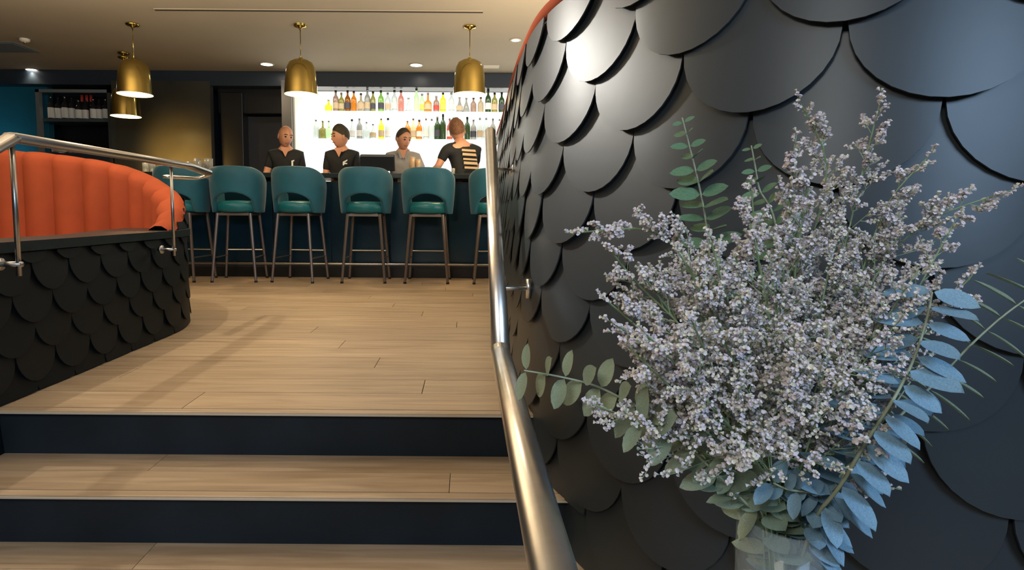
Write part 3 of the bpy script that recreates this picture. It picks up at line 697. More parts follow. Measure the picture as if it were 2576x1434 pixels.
for arr, ys, z_, nm in ((TOP, 279.5, z1, 'upper'), (LOW, 349.5, z2, 'lower')):
    for i, (cx_, cy_, shp, colr, lb, cp) in enumerate(arr):
        px = 600 + cx_ / 3.529; pyt = 130 + cy_ / 3.529
        Yb = 8.07; h = max(0.16, P(px, pyt, Yb).z - z_)
        bottle(P(px, ys, Yb).x, Yb, z_ + 0.001, h, shp, colr, lb, cp,
               '%s bottle with %s cap, %s from the left on the %s backlit shelf' % (colr, cp, ORD[i], nm), 'bottles on the %s backlit shelf' % nm)

# little things on the back counter
def glass_thing(x, y, z, h, r, label, group, m=GLASSF, stem=False):
    t = empty('drinking_glass', (x, y, z), 0, label, 'glass', group)
    sm().lathe([(0.001, 0.004), (r * 0.85, 0.004), (r, h), (r - 0.002, h), (r * 0.82, 0.008), (0.001, 0.008)], 14).build('bowl', m, t)
    sm().lathe([(0.001, 0.0), (r * 0.86, 0.0), (r * 0.86, 0.006)], 14).build('base', m, t)
for i, px in enumerate((915, 928, 941, 952)):
    q = P(px, 396, 7.95)
    glass_thing(q.x, 7.95, 0.966, 0.24 - 0.02 * (i % 2), 0.026, 'small yellowish glass on the back counter, %s from the left beside the till' % ORD[i], 'glasses on the back counter', bcol('peach', *PAL['peach']))

# ------------------------------------------------------------------ wine cabinet
YW = YB
wc = empty('wine_cabinet', ((x108 + x292) / 2, YW, 0), 0, 'dark open cabinet with grey frame holding a row of wine bottles', 'cabinet')
owx = (x108 + x292) / 2; hw = (x292 - x108) / 2; zt_ = zat(200, 226, YW); zs = zat(200, 298, YW)
FR = mat('grey_frame', (0.17, 0.19, 0.20), 0.35)
MB().box((-hw + 0.025, 0.0, zt_ / 2), (0.05, 0.06, zt_)).build('side_frame', FR, wc)
MB().box((hw - 0.02, 0.0, zt_ / 2), (0.04, 0.06, zt_)).build('side_frame', mat('frame_dark', (0.04, 0.045, 0.045), 0.4), wc)
MB().box((0, 0.0, zt_ - 0.02), (2 * hw, 0.06, 0.04)).build('top_frame', FR, wc)
MB().box((0, 0.22, zs - 0.02), (2 * hw - 0.06, 0.40, 0.04)).build('shelf', mat('shelf_edge', (0.06, 0.085, 0.09), 0.4), wc)
MB().box((0, 0.45, zt_ / 2), (2 * hw, 0.03, zt_)).build('back_board', BLACK, wc)
MB().box((0, 0.20, 0.72), (2 * hw, 0.42, 1.44)).build('lower_cupboard', NAVY, wc)
for i, (px, lb, hh) in enumerate(((130, 'white', .31), (148, 'white', .30), (165, 'white', .31), (182, 'white', .30), (199, 'white', .26), (216, 'white', .26), (236, 'white', .28), (251, 'white', .28), (267, 'white', .28))):
    Yb = YW + 0.10 + 0.02 * (i % 2)
    bottle(P(px, 296, Yb).x, Yb, zs + 0.001, hh, 'wine', 'black', lb, ['steel', 'black'][i % 2],
           'dark wine bottle with white label, %s from the left on the wine cabinet shelf' % ORD[i], 'wine bottles in the cabinet', r=0.042)
for i, px in enumerate((208, 220, 231)):
    Yb = YW + 0.28
    bottle(P(px, 290, Yb).x, Yb, zs + 0.001, 0.36, 'wine', 'black', 'red', 'black', 'wine bottle with red neck standing behind the front row, %s of three' % ('left', 'middle', 'right')[i], 'red-topped wine bottles at the back', r=0.040)
    sm().lathe([(0.019, 0.27), (0.019, 0.365), (0.001, 0.367)], 10, (P(px, 290, Yb).x, Yb, zs)).build('red_capsule', LABM['red'], None)
# give capsules a parent
for o in list(bpy.data.objects):
    if o.name.startswith('red_capsule'):
        bs = [q for q in bpy.data.objects if q.get('group') == 'red-topped wine bottles at the back']
        v0 = o.data.vertices[0].co
        best = min(bs, key=lambda q: abs(q.location.x - sum(v.co.x for v in o.data.vertices) / len(o.data.vertices)))
        for v in o.data.vertices: v.co -= best.location
        o.parent = best
# objects on the cabinet's lower board
zl = 1.445
q = P(150, 355, YW + 0.1)
bw = empty('glass_bowl', (q.x, YW + 0.12, zl), 0, 'upturned glass bowl on the lower board of the wine cabinet', 'bowl')
sm().lathe([(0.10, 0.0), (0.115, 0.06), (0.10, 0.12), (0.05, 0.16), (0.001, 0.17)], 20).build('bowl_body', GLASSF, bw)
sm().lathe([(0.12, 0.0), (0.12, 0.012), (0.10, 0.012)], 20).build('bowl_rim', DSTEEL, bw)
for i, px in enumerate((176, 186, 196)):
    q = P(px, 355, YW + 0.08); glass_thing(q.x, YW + 0.08, zl, 0.10, 0.03, 'upturned tumbler in the wine cabinet, %s of three' % ('left', 'middle', 'right')[i], 'tumblers in the wine cabinet')
q = P(285, 367, YW + 0.05)
cb = empty('white_bottle', (q.x, YW + 0.06, zl - 0.0), 0, 'dark bottle with a bright white label at the right end of the wine cabinet', 'bottle')
sm().lathe([(0.001, 0), (0.045, 0), (0.045, 0.12), (0.018, 0.17), (0.018, 0.23), (0.001, 0.23)], 14).build('body', BLACK, cb)
sm().lathe([(0.046, 0.005), (0.046, 0.085)], 14).build('label', TRIMW, cb)

# ------------------------------------------------------------------ things on the bar
zc = 1.07
for i, (px, hh, r) in enumerate(((455, .10, .030), (466, .10, .030), (478, .12, .032), (491, .16, .034), (505, .12, .030), (517, .16, .036), (529, .155, .03))):
    q = P(px, 430, 6.1)
    glass_thing(q.x, 6.1 + 0.05 * (i % 2), zc, hh, r, 'clear tumbler on the bar behind the left stool, %s from the left' % ORD[i], 'tumblers on the left of the bar')
for i, (px, hh) in enumerate(((1036, .18), (1050, .16))):
    q = P(px, 425, 6.05); glass_thing(q.x, 6.05 + 0.04 * i, zc, hh, 0.032, ('tall pale glass on the bar before the grey-shirted man' if i == 0 else 'shorter glass right of the tall pale glass on the bar'), 'glasses before the grey-shirted man', bcol('peach', *PAL['peach']))
for i, px in enumerate((1118, 1140)):
    q = P(px, 425, 6.1); glass_thing(q.x, 6.1, zc, .07, 0.02, ('small shot glass on the bar, left of a pair' if i == 0 else 'small shot glass on the bar, right of a pair'), 'shot glasses on the bar')
q = P(950, 420, 6.2)
tl = empty('till_screen', (q.x, 6.2, zc), 0, 'black till screen on the bar seen from behind', 'till')
MB().box((0, 0, 0.13), (0.37, 0.03, 0.17), Matrix.Rotation(0.15, 3, 'X')).build('screen_case', BLACK, tl, bevel=0.008)
MB().box((0, -0.005, 0.205), (0.35, 0.045, 0.025)).build('top_edge', mat('till_edge', (0.06, 0.06, 0.055), 0.3), tl)
MB().box((0, 0.05, 0.01), (0.22, 0.16, 0.02)).box((0, 0.04, 0.06), (0.05, 0.03, 0.1)).build('stand', BLACK, tl, bevel=0.004)
for i, (px, Yc) in enumerate(((383, 6.0), (366, 6.05))):
    q = P(px, 420, Yc)
    c = empty('tealight_holder', (q.x, Yc, zc), 0, ('small lit candle glass on the far left of the bar' if i == 0 else 'dimmer candle glass left of the lit one on the bar'), 'candle', 'candle glasses on the bar')
    sm().lathe([(0.001, 0), (0.028, 0), (0.03, 0.10), (0.026, 0.10), (0.024, 0.01), (0.001, 0.01)], 14).build('cup', GLASSF, c)
    sm().lathe([(0.001, 0.10), (0.007, 0.107), (0.008, 0.12), (0.001, 0.145)], 8).build('flame', LAMP if i == 0 else BRIN, c)

# ------------------------------------------------------------------ people
def skin_obj(name, joints, edges, m, parent, root=0, sub=2):
    me = bpy.data.meshes.new(name); me.from_pydata([j[:3] for j in joints], edges, [])
    o = link(name, me, m, parent)
    md = o.modifiers.new('skin', 'SKIN'); md.use_smooth_shade = True
    if not me.skin_vertices: raise RuntimeError('no skin layer')
    sv = me.skin_vertices[0].data
    for i, j in enumerate(joints):
        r = j[3]; sv[i].radius = (r if not isinstance(r, tuple) else r[0], r if not isinstance(r, tuple) else r[1]); sv[i].use_root = (i == root)
    md = o.modifiers.new('sub', 'SUBSURF'); md.levels = 1; md.render_levels = sub
    return o
def head_mesh(name, m):
    b = sm(); nu, nv = 28, 20
    def fn(u, v):
        a = 2 * PI * u; e = -PI / 2 + PI * v
        x = math.cos(e) * math.sin(a); y_ = -math.cos(e) * math.cos(a); z = math.sin(e)   # faces -y
        X, Y_, Z = x * 0.077, y_ * 0.096, z * 0.118
        if z < 0: X *= 1 - 0.30 * (-z); Y_ = Y_ * (1 - 0.16 * (-z)) - 0.012 * (-z)
        fr = max(0, -y_)
        if fr > 0.5:
            Y_ += 0.010 * math.exp(-((z - 0.08) ** 2) / 0.02) * math.exp(-((abs(x) - 0.38) ** 2) / 0.04)      # eye sockets
            Y_ -= 0.022 * math.exp(-((z + 0.16) ** 2) / 0.02) * math.exp(-(x ** 2) / 0.012)                     # nose
            Y_ -= 0.006 * math.exp(-((z + 0.45) ** 2) / 0.01) * math.exp(-(x ** 2) / 0.06)                      # mouth
            Y_ -= 0.008 * math.exp(-((z + 0.80) ** 2) / 0.02)                                                   # chin
            Y_ -= 0.005 * math.exp(-((z - 0.22) ** 2) / 0.01)                                                   # brow
        return (X, Y_, Z)
    b.grid(fn, nu, nv); return b.mesh(name, m)
HEAD = head_mesh('head', SKIN)
def hair_mesh(name, m, cover, lift=0.010, spike=0.0):
    b = sm(); nu, nv = 28, 12; rr_ = random.Random(2)
    def fn(u, v):
        a = 2 * PI * u; fr = math.cos(a)
        e0 = cover(fr); e = e0 + (PI / 2 - e0) * v
        x = math.cos(e) * math.sin(a); y_ = -math.cos(e) * math.cos(a); z = math.sin(e)
        k = 1 + (lift / 0.09) * math.sin(min(1, v * 2.2) * PI / 2) + rr_.uniform(0, spike) * (1 if 0 < v < 1 else 0) * v
        return (x * 0.079 * k, y_ * 0.098 * k, z * 0.119 * k)
    b.grid(fn, nu, nv); return b.mesh(name, m)
def person(name_label, loc, rz, lean, arms, shirt_m, head_rz=0, head_tilt=(0, 0), hair=None, scale=1.0, heady=0.0, sleeve=0.5, lean_side=0.0, sh_w=0.20):
    """standing figure facing -y before rotation; arms: for each side elbow and wrist offsets from the shoulder"""
    t = empty('person', loc, rz, name_label, 'person', 'bartenders behind the counter')
    t.scale = (scale,) * 3
    L_, S_ = math.sin(lean), math.cos(lean)
    def up(x, y, z, s=1.0):   # bend about the hips
        dz = z - 0.95
        return Vector((x + dz * math.sin(lean_side), y - dz * L_, 0.95 + dz * S_))
    J = []; E = []
    def j(v, r): J.append((v[0], v[1], v[2], r)); return len(J) - 1
    pel = j((0, 0, 0.95), (0.155, 0.115)); wai = j(up(0, 0, 1.10), (0.140, 0.105)); che = j(up(0, 0, 1.28), (0.165, 0.115)); uch = j(up(0, 0, 1.39), (0.14, 0.09)); nk = j(up(0, 0, 1.455), (0.066, 0.064)); nt_ = j(up(0, -0.015 + heady * 0.5, 1.52), (0.056, 0.060))
    E += [(pel, wai), (wai, che), (che, uch), (uch, nk), (nk, nt_)]
    for s in (-1, 1):
        hp_ = j((s * 0.095, 0, 0.88), 0.088); kn_ = j((s * 0.11, -0.01, 0.49), 0.058); an = j((s * 0.12, 0.02, 0.09), 0.040); toe = j((s * 0.13, -0.15, 0.035), 0.036)
        E += [(pel, hp_), (hp_, kn_), (kn_, an), (an, toe)]
    sl = []
    ar = []
    for s, (el, wr_) in zip((-1, 1), arms):
        sh = up(s * sh_w * 0.86, 0.0, 1.375); e_ = sh + Vector(el); wv = e_ + Vector(wr_)
        a0_ = j(sh, 0.056); a1 = j(sh.lerp(e_, 0.55), 0.047); a2 = j(e_, 0.040); a3 = j(e_.lerp(wv, 0.4), 0.038); a4 = j(wv, 0.026)
        pd = (wv - e_).normalized(); pm_ = j(wv + pd * 0.05, (0.038, 0.018))
        E += [(uch, a0_), (a0_, a1), (a1, a2), (a2, a3), (a3, a4), (a4, pm_)]
        sd = pd.cross(Vector((0, 0, 1)));
        if sd.length < 0.1: sd = Vector((1, 0, 0))
        sd.normalize(); ar.append((sh, e_, wv, pd, sd))
    body = skin_obj('body', J, E, SKIN, t)
    for (sh, e_, wv, pd, sd) in ar:
        pb = wv + pd * 0.055
        for k in range(4):
            o_ = (k - 1.5) * 0.018; ln = (0.070, 0.080, 0.076, 0.058)[k]; dn = pd.cross(sd)
            if dn.z > 0: dn = -dn
            a_ = pb + sd * o_; b_ = a_ + pd * ln * 0.55 + dn * 0.012; c_ = b_ + pd * ln * 0.3 + dn * 0.028
            sm().tube([a_, b_, c_], [0.009, 0.008, 0.006], 8).build('finger', SKIN, t)
        a_ = wv + pd * 0.02 + sd * 0.03; sm().tube([a_, a_ + sd * 0.022 + pd * 0.025, a_ + sd * 0.024 + pd * 0.055], [0.011, 0.009, 0.007], 8).build('thumb', SKIN, t)
    # shirt: torso and upper sleeves, a little larger than the body, following the same joints
    K = []; G = []
    def k_(v, r): K.append((v[0], v[1], v[2], r)); return len(K) - 1
    a = k_((0, 0, 0.90), (0.172, 0.130)); b_ = k_(up(0, 0, 1.10), (0.157, 0.120)); c_ = k_(up(0, 0, 1.28), (0.180, 0.128)); d_ = k_(up(0, 0, 1.375), (0.160, 0.105))
    d2 = k_(up(0, 0.0, 1.468), (0.080, 0.076))
    G += [(a, b_), (b_, c_), (c_, d_), (d_, d2)]
    for (sh, e_, wv, pd, sd) in ar:
        s0 = k_(sh + Vector((0, 0, -0.005)), 0.074); s1 = k_(sh.lerp(e_, 0.4), 0.058); s2 = k_(sh.lerp(e_, sleeve + 0.25), 0.055); G += [(d_, s0), (s0, s1), (s1, s2)]
    skin_obj('shirt', K, G, shirt_m, t)
    K = []; G = []
    a = k_((0, 0, 0.97), (0.166, 0.126)); 
    for s in (-1, 1):
        q1 = k_((s * 0.095, 0, 0.86), 0.100); q2 = k_((s * 0.11, -0.01, 0.49), 0.072); q3 = k_((s * 0.12, 0.02, 0.10), 0.060); G += [(a, q1), (q1, q2), (q2, q3)]
    skin_obj('trousers', K, G, TROU, t)
    for s in (-1, 1):
        MB().box((s * 0.13, -0.06, 0.035), (0.09, 0.27, 0.07)).build('shoe', BLACK, t, bevel=0.02)
    # head
    hc = up(0, -0.03 + heady, 1.588)
    hd = link('head', HEAD, None, t, hc, Euler((head_tilt[0], head_tilt[1], head_rz)))
    hd.scale = (1.08, 1.08, 1.08)
    for s in (-1, 1):
        sm().lathe([(0.001, -0.009), (0.010, -0.004), (0.011, 0.0), (0.010, 0.004), (0.001, 0.009)], 10).build('eye', EYEW, hd, (s * 0.030, -0.083, 0.012))
        sm().lathe([(0.001, -0.030), (0.008, -0.02), (0.011, 0.0), (0.010, 0.018), (0.001, 0.030)], 10, sx=0.6, sy=1.3).build('ear', SKIN, hd, (s * 0.077, 0.004, -0.005))
        MB().tube([(s * 0.048, -0.080, 0.034), (s * 0.030, -0.091, 0.040), (s * 0.013, -0.092, 0.034)], 0.0035, 6).build('eyebrow', HAIRD, hd)
    sm().tube([(-0.024, -0.083, -0.055), (0, -0.097, -0.053), (0.024, -0.083, -0.055)], [0.003, 0.0055, 0.003], 8).build('mouth', SKIN2, hd)
    if hair: link('hair', hair, None, hd)
    return t, hd, up
YP = 6.78
HA = hair_mesh('hair_short', HAIRD, lambda f: 0.62 * f + 0.05 if f > 0 else 0.05 + 0.35 * f, 0.012, 0.12)
HB = hair_mesh('hair_receding', HAIRD, lambda f: 0.95 * f - 0.05 if f > 0 else -0.05 + 0.3 * f, 0.005, 0.03)
HC = hair_mesh('hair_ginger', HAIRR, lambda f: 0.5 * f + 0.1 if f > 0 else 0.1 + 0.5 * f, 0.016, 0.2)
x1 = P(720, 400, YP).x; x2 = P(864, 400, YP).x; x3 = P(1013, 400, YP).x; x4 = P(1176, 400, YP).x
p1, h1, up1 = person('bald bartender in black V-neck tee looking towards his right-hand neighbour', (x1, YP, 0), 0.25, 0.12, (((-0.07, -0.02, -0.24), (0.04, -0.20, -0.06)), ((0.04, 0.02, -0.27), (0.0, -0.22, -0.02))), TEE, head_rz=0.45, head_tilt=(0.28, 0.05), scale=0.965, sh_w=0.185)
p2, h2, up2 = person('dark-haired bartender in black tee turned towards the bald one', (x2, YP, 0), -0.1, 0.12, (((-0.04, -0.03, -0.27), (0.08, -0.2, 0.0)), ((0.04, 0.0, -0.27), (-0.03, -0.22, 0.0))), TEE, head_rz=-0.85, head_tilt=(0.12, 0.0), hair=HA, scale=0.965, sh_w=0.185)
p3, h3, up3 = person('man in grey shirt with receding hair leaning over glasses on the bar', (x3, YP, 0), 0.15, 0.22, (((-0.09, -0.08, -0.24), (0.10, -0.18, -0.03)), ((0.10, -0.06, -0.24), (-0.08, -0.2, -0.03))), GSHIRT, head_rz=0.5, head_tilt=(0.30, 0.0), hair=HB, scale=0.955, sh_w=0.19)
p4, h4, up4 = person('ginger-haired bartender bending over with tan print on back of black tee', (x4, YP - 0.20, 0), PI + 0.55, 0.30, (((-0.06, -0.10, -0.20), (0.02, -0.2, -0.08)), ((0.10, -0.02, -0.20), (0.02, -0.2, -0.08))), TEE, head_rz=-0.5, head_tilt=(0.1, 0.2), hair=HC, scale=1.03, sh_w=0.22)
# neckline skin wedge and chest prints (flat prints on the cloth)
def chest_patch(t, up, polys, m, name, y0):
    b = MB()
    for poly in polys:
        vs_ = [up(x, y0, z) for x, z in poly]; b.add(vs_, [tuple(range(len(vs_)))])
    o = b.build(name, m, t); md = o.modifiers.new('s', 'SOLIDIFY'); md.thickness = 0.004
    return o
V = [[(-0.052, 1.455), (0.052, 1.455), (0.0, 1.345)]]
chest_patch(p1, up1, V, SKIN, 'v_neck', -0.118); chest_patch(p2, up2, V, SKIN, 'v_neck', -0.118); chest_patch(p3, up3, V, SKIN, 'v_neck', -0.118)
chest_patch(p1, up1, [[(0.068, 1.30), (0.10, 1.31), (0.10, 1.295), (0.087, 1.29), (0.087, 1.24), (0.068, 1.24)]], PRINT, 'chest_logo', -0.150)
chest_patch(p2, up2, [[(0.05, 1.255), (0.055, 1.29), (0.11, 1.315), (0.108, 1.30), (0.075, 1.280), (0.108, 1.272), (0.105, 1.262), (0.075, 1.262), (0.06, 1.245)]], PRINT, 'chest_logo', -0.150)
chest_patch(p3, up3, [[(-0.075, 1.46), (-0.05, 1.46), (-0.01, 1.36), (-0.04, 1.35)], [(0.075, 1.46), (0.05, 1.46), (0.01, 1.36), (0.04, 1.35)]], GSHIRT, 'collar', -0.128)
chest_patch(p4, up4, [[(-0.09, z), (0.09, z + 0.0), (0.085, z + h_), (-0.085, z + h_)] for z, h_ in ((1.34, 0.025), (1.29, 0.03), (1.24, 0.02), (1.19, 0.03), (1.14, 0.025))], PRINTT, 'back_print', 0.142)

# ------------------------------------------------------------------ vase and bouquet
VX, VY, VR, VZ = 0.462, 0.80, 0.061, 0.262
TZ = -0.07
tb = empty('side_table', (VX, VY, -3 * RIS), 0, 'dark round side table under the glass vase', 'table')
zt0 = TZ + 3 * RIS
sm().lathe([(0.001, zt0 - 0.02), (0.15, zt0 - 0.02), (0.155, zt0 - 0.01), (0.15, zt0 - 0.001), (0.001, zt0 - 0.001)], 32).build('table_top', TABLEM, tb)
sm().lathe([(0.02, 0.012), (0.02, zt0 - 0.02)], 14).build('pedestal', BLACK, tb)
sm().lathe([(0.001, 0.0), (0.12, 0.0), (0.12, 0.01), (0.02, 0.014)], 24).build('base', BLACK, tb)
vs_o = empty('glass_vase', (VX, VY, TZ), 0, 'clear cylindrical glass vase of water holding the bouquet by the scale wall', 'vase')
H = VZ - TZ
VG = mat('vase_glass', (0.55, 0.66, 0.72), 0.06, spec=0.8); VG.node_tree.nodes['Principled BSDF'].inputs['Alpha'].default_value = 0.16
WA = mat('vase_water_clear', (0.35, 0.45, 0.42), 0.1); WA.node_tree.nodes['Principled BSDF'].inputs['Alpha'].default_value = 0.15
sm().lathe([(0.001, 0), (VR, 0.0), (VR + 0.001, 0.01), (VR, H * 0.5), (VR + 0.002, H), (VR - 0.0025, H), (VR - 0.003, H * 0.5), (VR - 0.003, 0.012), (0.001, 0.012)], 40).build('vase_body', VG, vs_o)
sm().lathe([(0.001, 0.013), (VR - 0.0032, 0.013), (VR - 0.0032, H * 0.55), (0.001, H * 0.55)], 32).build('water', WA, vs_o)
def hermite(p0, p1, p2, n):
    return [((1 - t) ** 2) * p0 + 2 * t * (1 - t) * p1 + t * t * p2 for t in [k / n for k in range(n + 1)]]
def spline(pts, n=6):
    pts = [Vector(p) for p in pts]; out = []
    for i in range(len(pts) - 1):
        p0, p1, p2, p3 = pts[max(i - 1, 0)], pts[i], pts[i + 1], pts[min(i + 2, len(pts) - 1)]
        for k in range(n):
            t = k / n; out.append(0.5 * ((2 * p1) + (-p0 + p2) * t + (2 * p0 - 5 * p1 + 4 * p2 - p3) * t * t + (-p0 + 3 * p1 - 3 * p2 + p3) * t ** 3))
    out.append(pts[-1]); return out
def leaf_mesh(name, m, cup=0.12, ratio=0.64):
    b = sm(); ns = 7; vs_ = []; fs_ = []
    for i in range(ns + 1):
        u = i / ns; wd = ratio / 2 * (math.sin(PI * (u ** 0.9)) ** 0.6 if 0 < u < 1 else 0.02)
        z = -cup * 0.5 * u * u
        vs_ += [(-wd, u, z + 0.03 + cup * wd), (0, u, z), (wd, u, z + 0.03 + cup * wd)]
    for i in range(ns):
        for k in range(2): fs_.append((i * 3 + k, i * 3 + k + 1, (i + 1) * 3 + k + 1, (i + 1) * 3 + k))
    b.add(vs_, fs_); return b.mesh(name, m)
LM = {k: leaf_mesh('leaf', m, r=0) if False else leaf_mesh('leaf', m) for k, m in (('g', LEAFG), ('p', LEAFP), ('b', LEAFB))}
def orient(ydir, zdir):
    y_ = ydir.normalized(); x_ = y_.cross(zdir).normalized(); z_ = x_.cross(y_)
    return Matrix((x_, y_, z_)).transposed().to_euler()
def euc(label, pts, mk, spacing, Lf, stem_r=0.0022, ang=(0.3, 1.1), start=0.0, tilt=0.25, seed=1, facing=0.35, tip=True):
    """pts from the tip down to the vase; opposite leaf pairs, each pair turned a quarter from the last"""
    pl = spline(pts); base = pl[-1]
    t = empty('eucalyptus_branch', base, 0, label, 'branch', 'eucalyptus branches in the vase')
    N = len(pl)
    sm().tube([p_ - base for p_ in pl], [stem_r * (0.5 + 0.7 * i / N) for i in range(N)], 6).build('stem', STEMG, t)
    rr_ = random.Random(seed); path = Path(pl); d = start; k = 0
    while d < path.L * 0.97:
        q = path.at(d); tg = (path.at(d - 0.01) - path.at(d + 0.01)).normalized()      # towards tip
        view = (EYE - q).normalized()
        a = tg.cross(view).normalized(); bdir = a.cross(tg).normalized() * 0.8
        ll = Lf(d / path.L)
        if ll <= 0: d += spacing(d / path.L); continue
        base_a = ang[k % 2]
        for s in (0, 1):
            an = base_a + PI * s + rr_.uniform(-0.25, 0.25)
            dr = a * math.cos(an) + bdir * math.sin(an)
            y_ = (dr + tg * tilt * rr_.uniform(0.5, 1.4)).normalized()
            tp_ = (tg - view * tg.dot(view)).normalized(); zn = (tp_ + view * facing * rr_.uniform(0.6, 1.4) + a * rr_.uniform(-0.15, 0.15)).normalized()
            o = link('leaf', LM[mk], None, t, q - base + y_ * 0.002, orient(y_, zn)); sc_l = ll * rr_.uniform(0.85, 1.12); o.scale = (sc_l, sc_l, sc_l)
        d += spacing(d / path.L); k += 1
    return t
mouth = Vector((VX, VY, VZ))
def VP(px, py, Y): return P(px, py, Y)
def ends(dx, dy=0): return [mouth + Vector((dx * 0.5, dy, -0.02)), Vector((VX - dx * 0.4, VY - dy, TZ + 0.03))]
euc('tall upright green eucalyptus branch at left of the bouquet', [VP(1716, 296, .90), VP(1735, 370, .90), VP(1757, 460, .90), VP(1776, 560, .90), VP(1790, 700, .89), VP(1800, 860, .87), VP(1900, 1160, .83)] + ends(-0.04, .02), 'g',
    lambda u: 0.019 + 0.004 * u, lambda u: (0.014 + 0.030 * min(1, u * 7)) if u < 0.62 else 0, seed=3, start=0.008, facing=0.75, ang=(0.15, 0.95))
euc('shorter upright green eucalyptus tip right of the tallest one', [VP(1890, 366, .93), VP(1902, 430, .93), VP(1912, 480, .93), VP(1950, 560, .92), VP(1975, 800, .88), VP(1965, 1150, .83)] + ends(0, .02), 'g',
    lambda u: 0.018, lambda u: (0.012 + 0.028 * min(1, u * 7)) if u < 0.4 else 0, seed=5, start=0.006, facing=0.75, ang=(0.15, 0.95))
euc('pale eucalyptus branch reaching left across the steel handrail', [VP(1318, 932, .76), VP(1400, 946, .76), VP(1490, 968, .77), VP(1560, 1000, .77), VP(1650, 1050, .77), VP(1740, 1115, .78), VP(1850, 1210, .79)] + ends(-0.05), 'p',
    lambda u: 0.027, lambda u: 0.040 + 0.012 * min(1, u * 3), seed=8, start=0.004, facing=0.9, tilt=0.1)
euc('short pale eucalyptus sprig low on the left of the bouquet', [VP(1600, 1060, .74), VP(1700, 1100, .75), VP(1790, 1180, .76), VP(1880, 1270, .78)] + ends(-0.04), 'p',
    lambda u: 0.024, lambda u: 0.048 if u < 0.7 else 0, seed=18, start=0.01, facing=0.8)
euc('large blue-grey eucalyptus branch arching down the right side', [VP(2345, 735, .73), VP(2332, 800, .72), VP(2300, 900, .71), VP(2250, 1000, .69), VP(2180, 1110, .69), VP(2115, 1220, .71), VP(2060, 1290, .74)] + ends(0.05, -.02), 'b',
    lambda u: 0.022, lambda u: (0.048 + 0.02 * u) if u < 0.85 else 0, stem_r=0.0026, seed=11, start=0.0, facing=0.65, tilt=-0.25, ang=(0.1, 0.7))
euc('blue-grey eucalyptus branch hugging the lower right of the bouquet', [VP(2290, 960, .76), VP(2220, 1060, .75), VP(2150, 1150, .75), VP(2085, 1230, .75), VP(2040, 1290, .77)] + ends(0.03, -.03), 'b',
    lambda u: 0.022, lambda u: 0.046 if u < 0.5 else 0, seed=21, start=0.01, facing=0.9, tilt=-0.1)
euc('thin eucalyptus stem with edge-on leaves reaching the right edge', [VP(2640, 712, .84), VP(2530, 790, .83), VP(2440, 870, .82), VP(2350, 965, .81), VP(2250, 1060, .80), VP(2120, 1200, .79), VP(2040, 1290, .79)] + ends(0.05), 'p',
    lambda u: 0.031, lambda u: 0.055 if u < 0.45 else 0, stem_r=0.0022, seed=13, start=0.0, facing=0.10, tilt=0.0, ang=(0.0, 0.35))
euc('blue-green eucalyptus sprig hanging over the front of the vase rim', [VP(1945, 1215, .735), VP(1985, 1232, .735), VP(2040, 1240, .74), VP(2070, 1265, .75)] + [mouth + Vector((0.03, -0.02, -0.03)), Vector((VX, VY, TZ + 0.03))], 'b',
    lambda u: 0.018, lambda u: 0.032 if u < 0.30 else 0, seed=15, start=0.0, facing=1.2)
euc('pale green eucalyptus sprig at the left of the vase rim', [VP(1780, 1160, .77), VP(1820, 1175, .77), VP(1880, 1205, .775), VP(1915, 1250, .78)] + ends(-0.03), 'p',
    lambda u: 0.020, lambda u: 0.038 if u < 0.36 else 0, seed=16, start=0.0, facing=1.3)

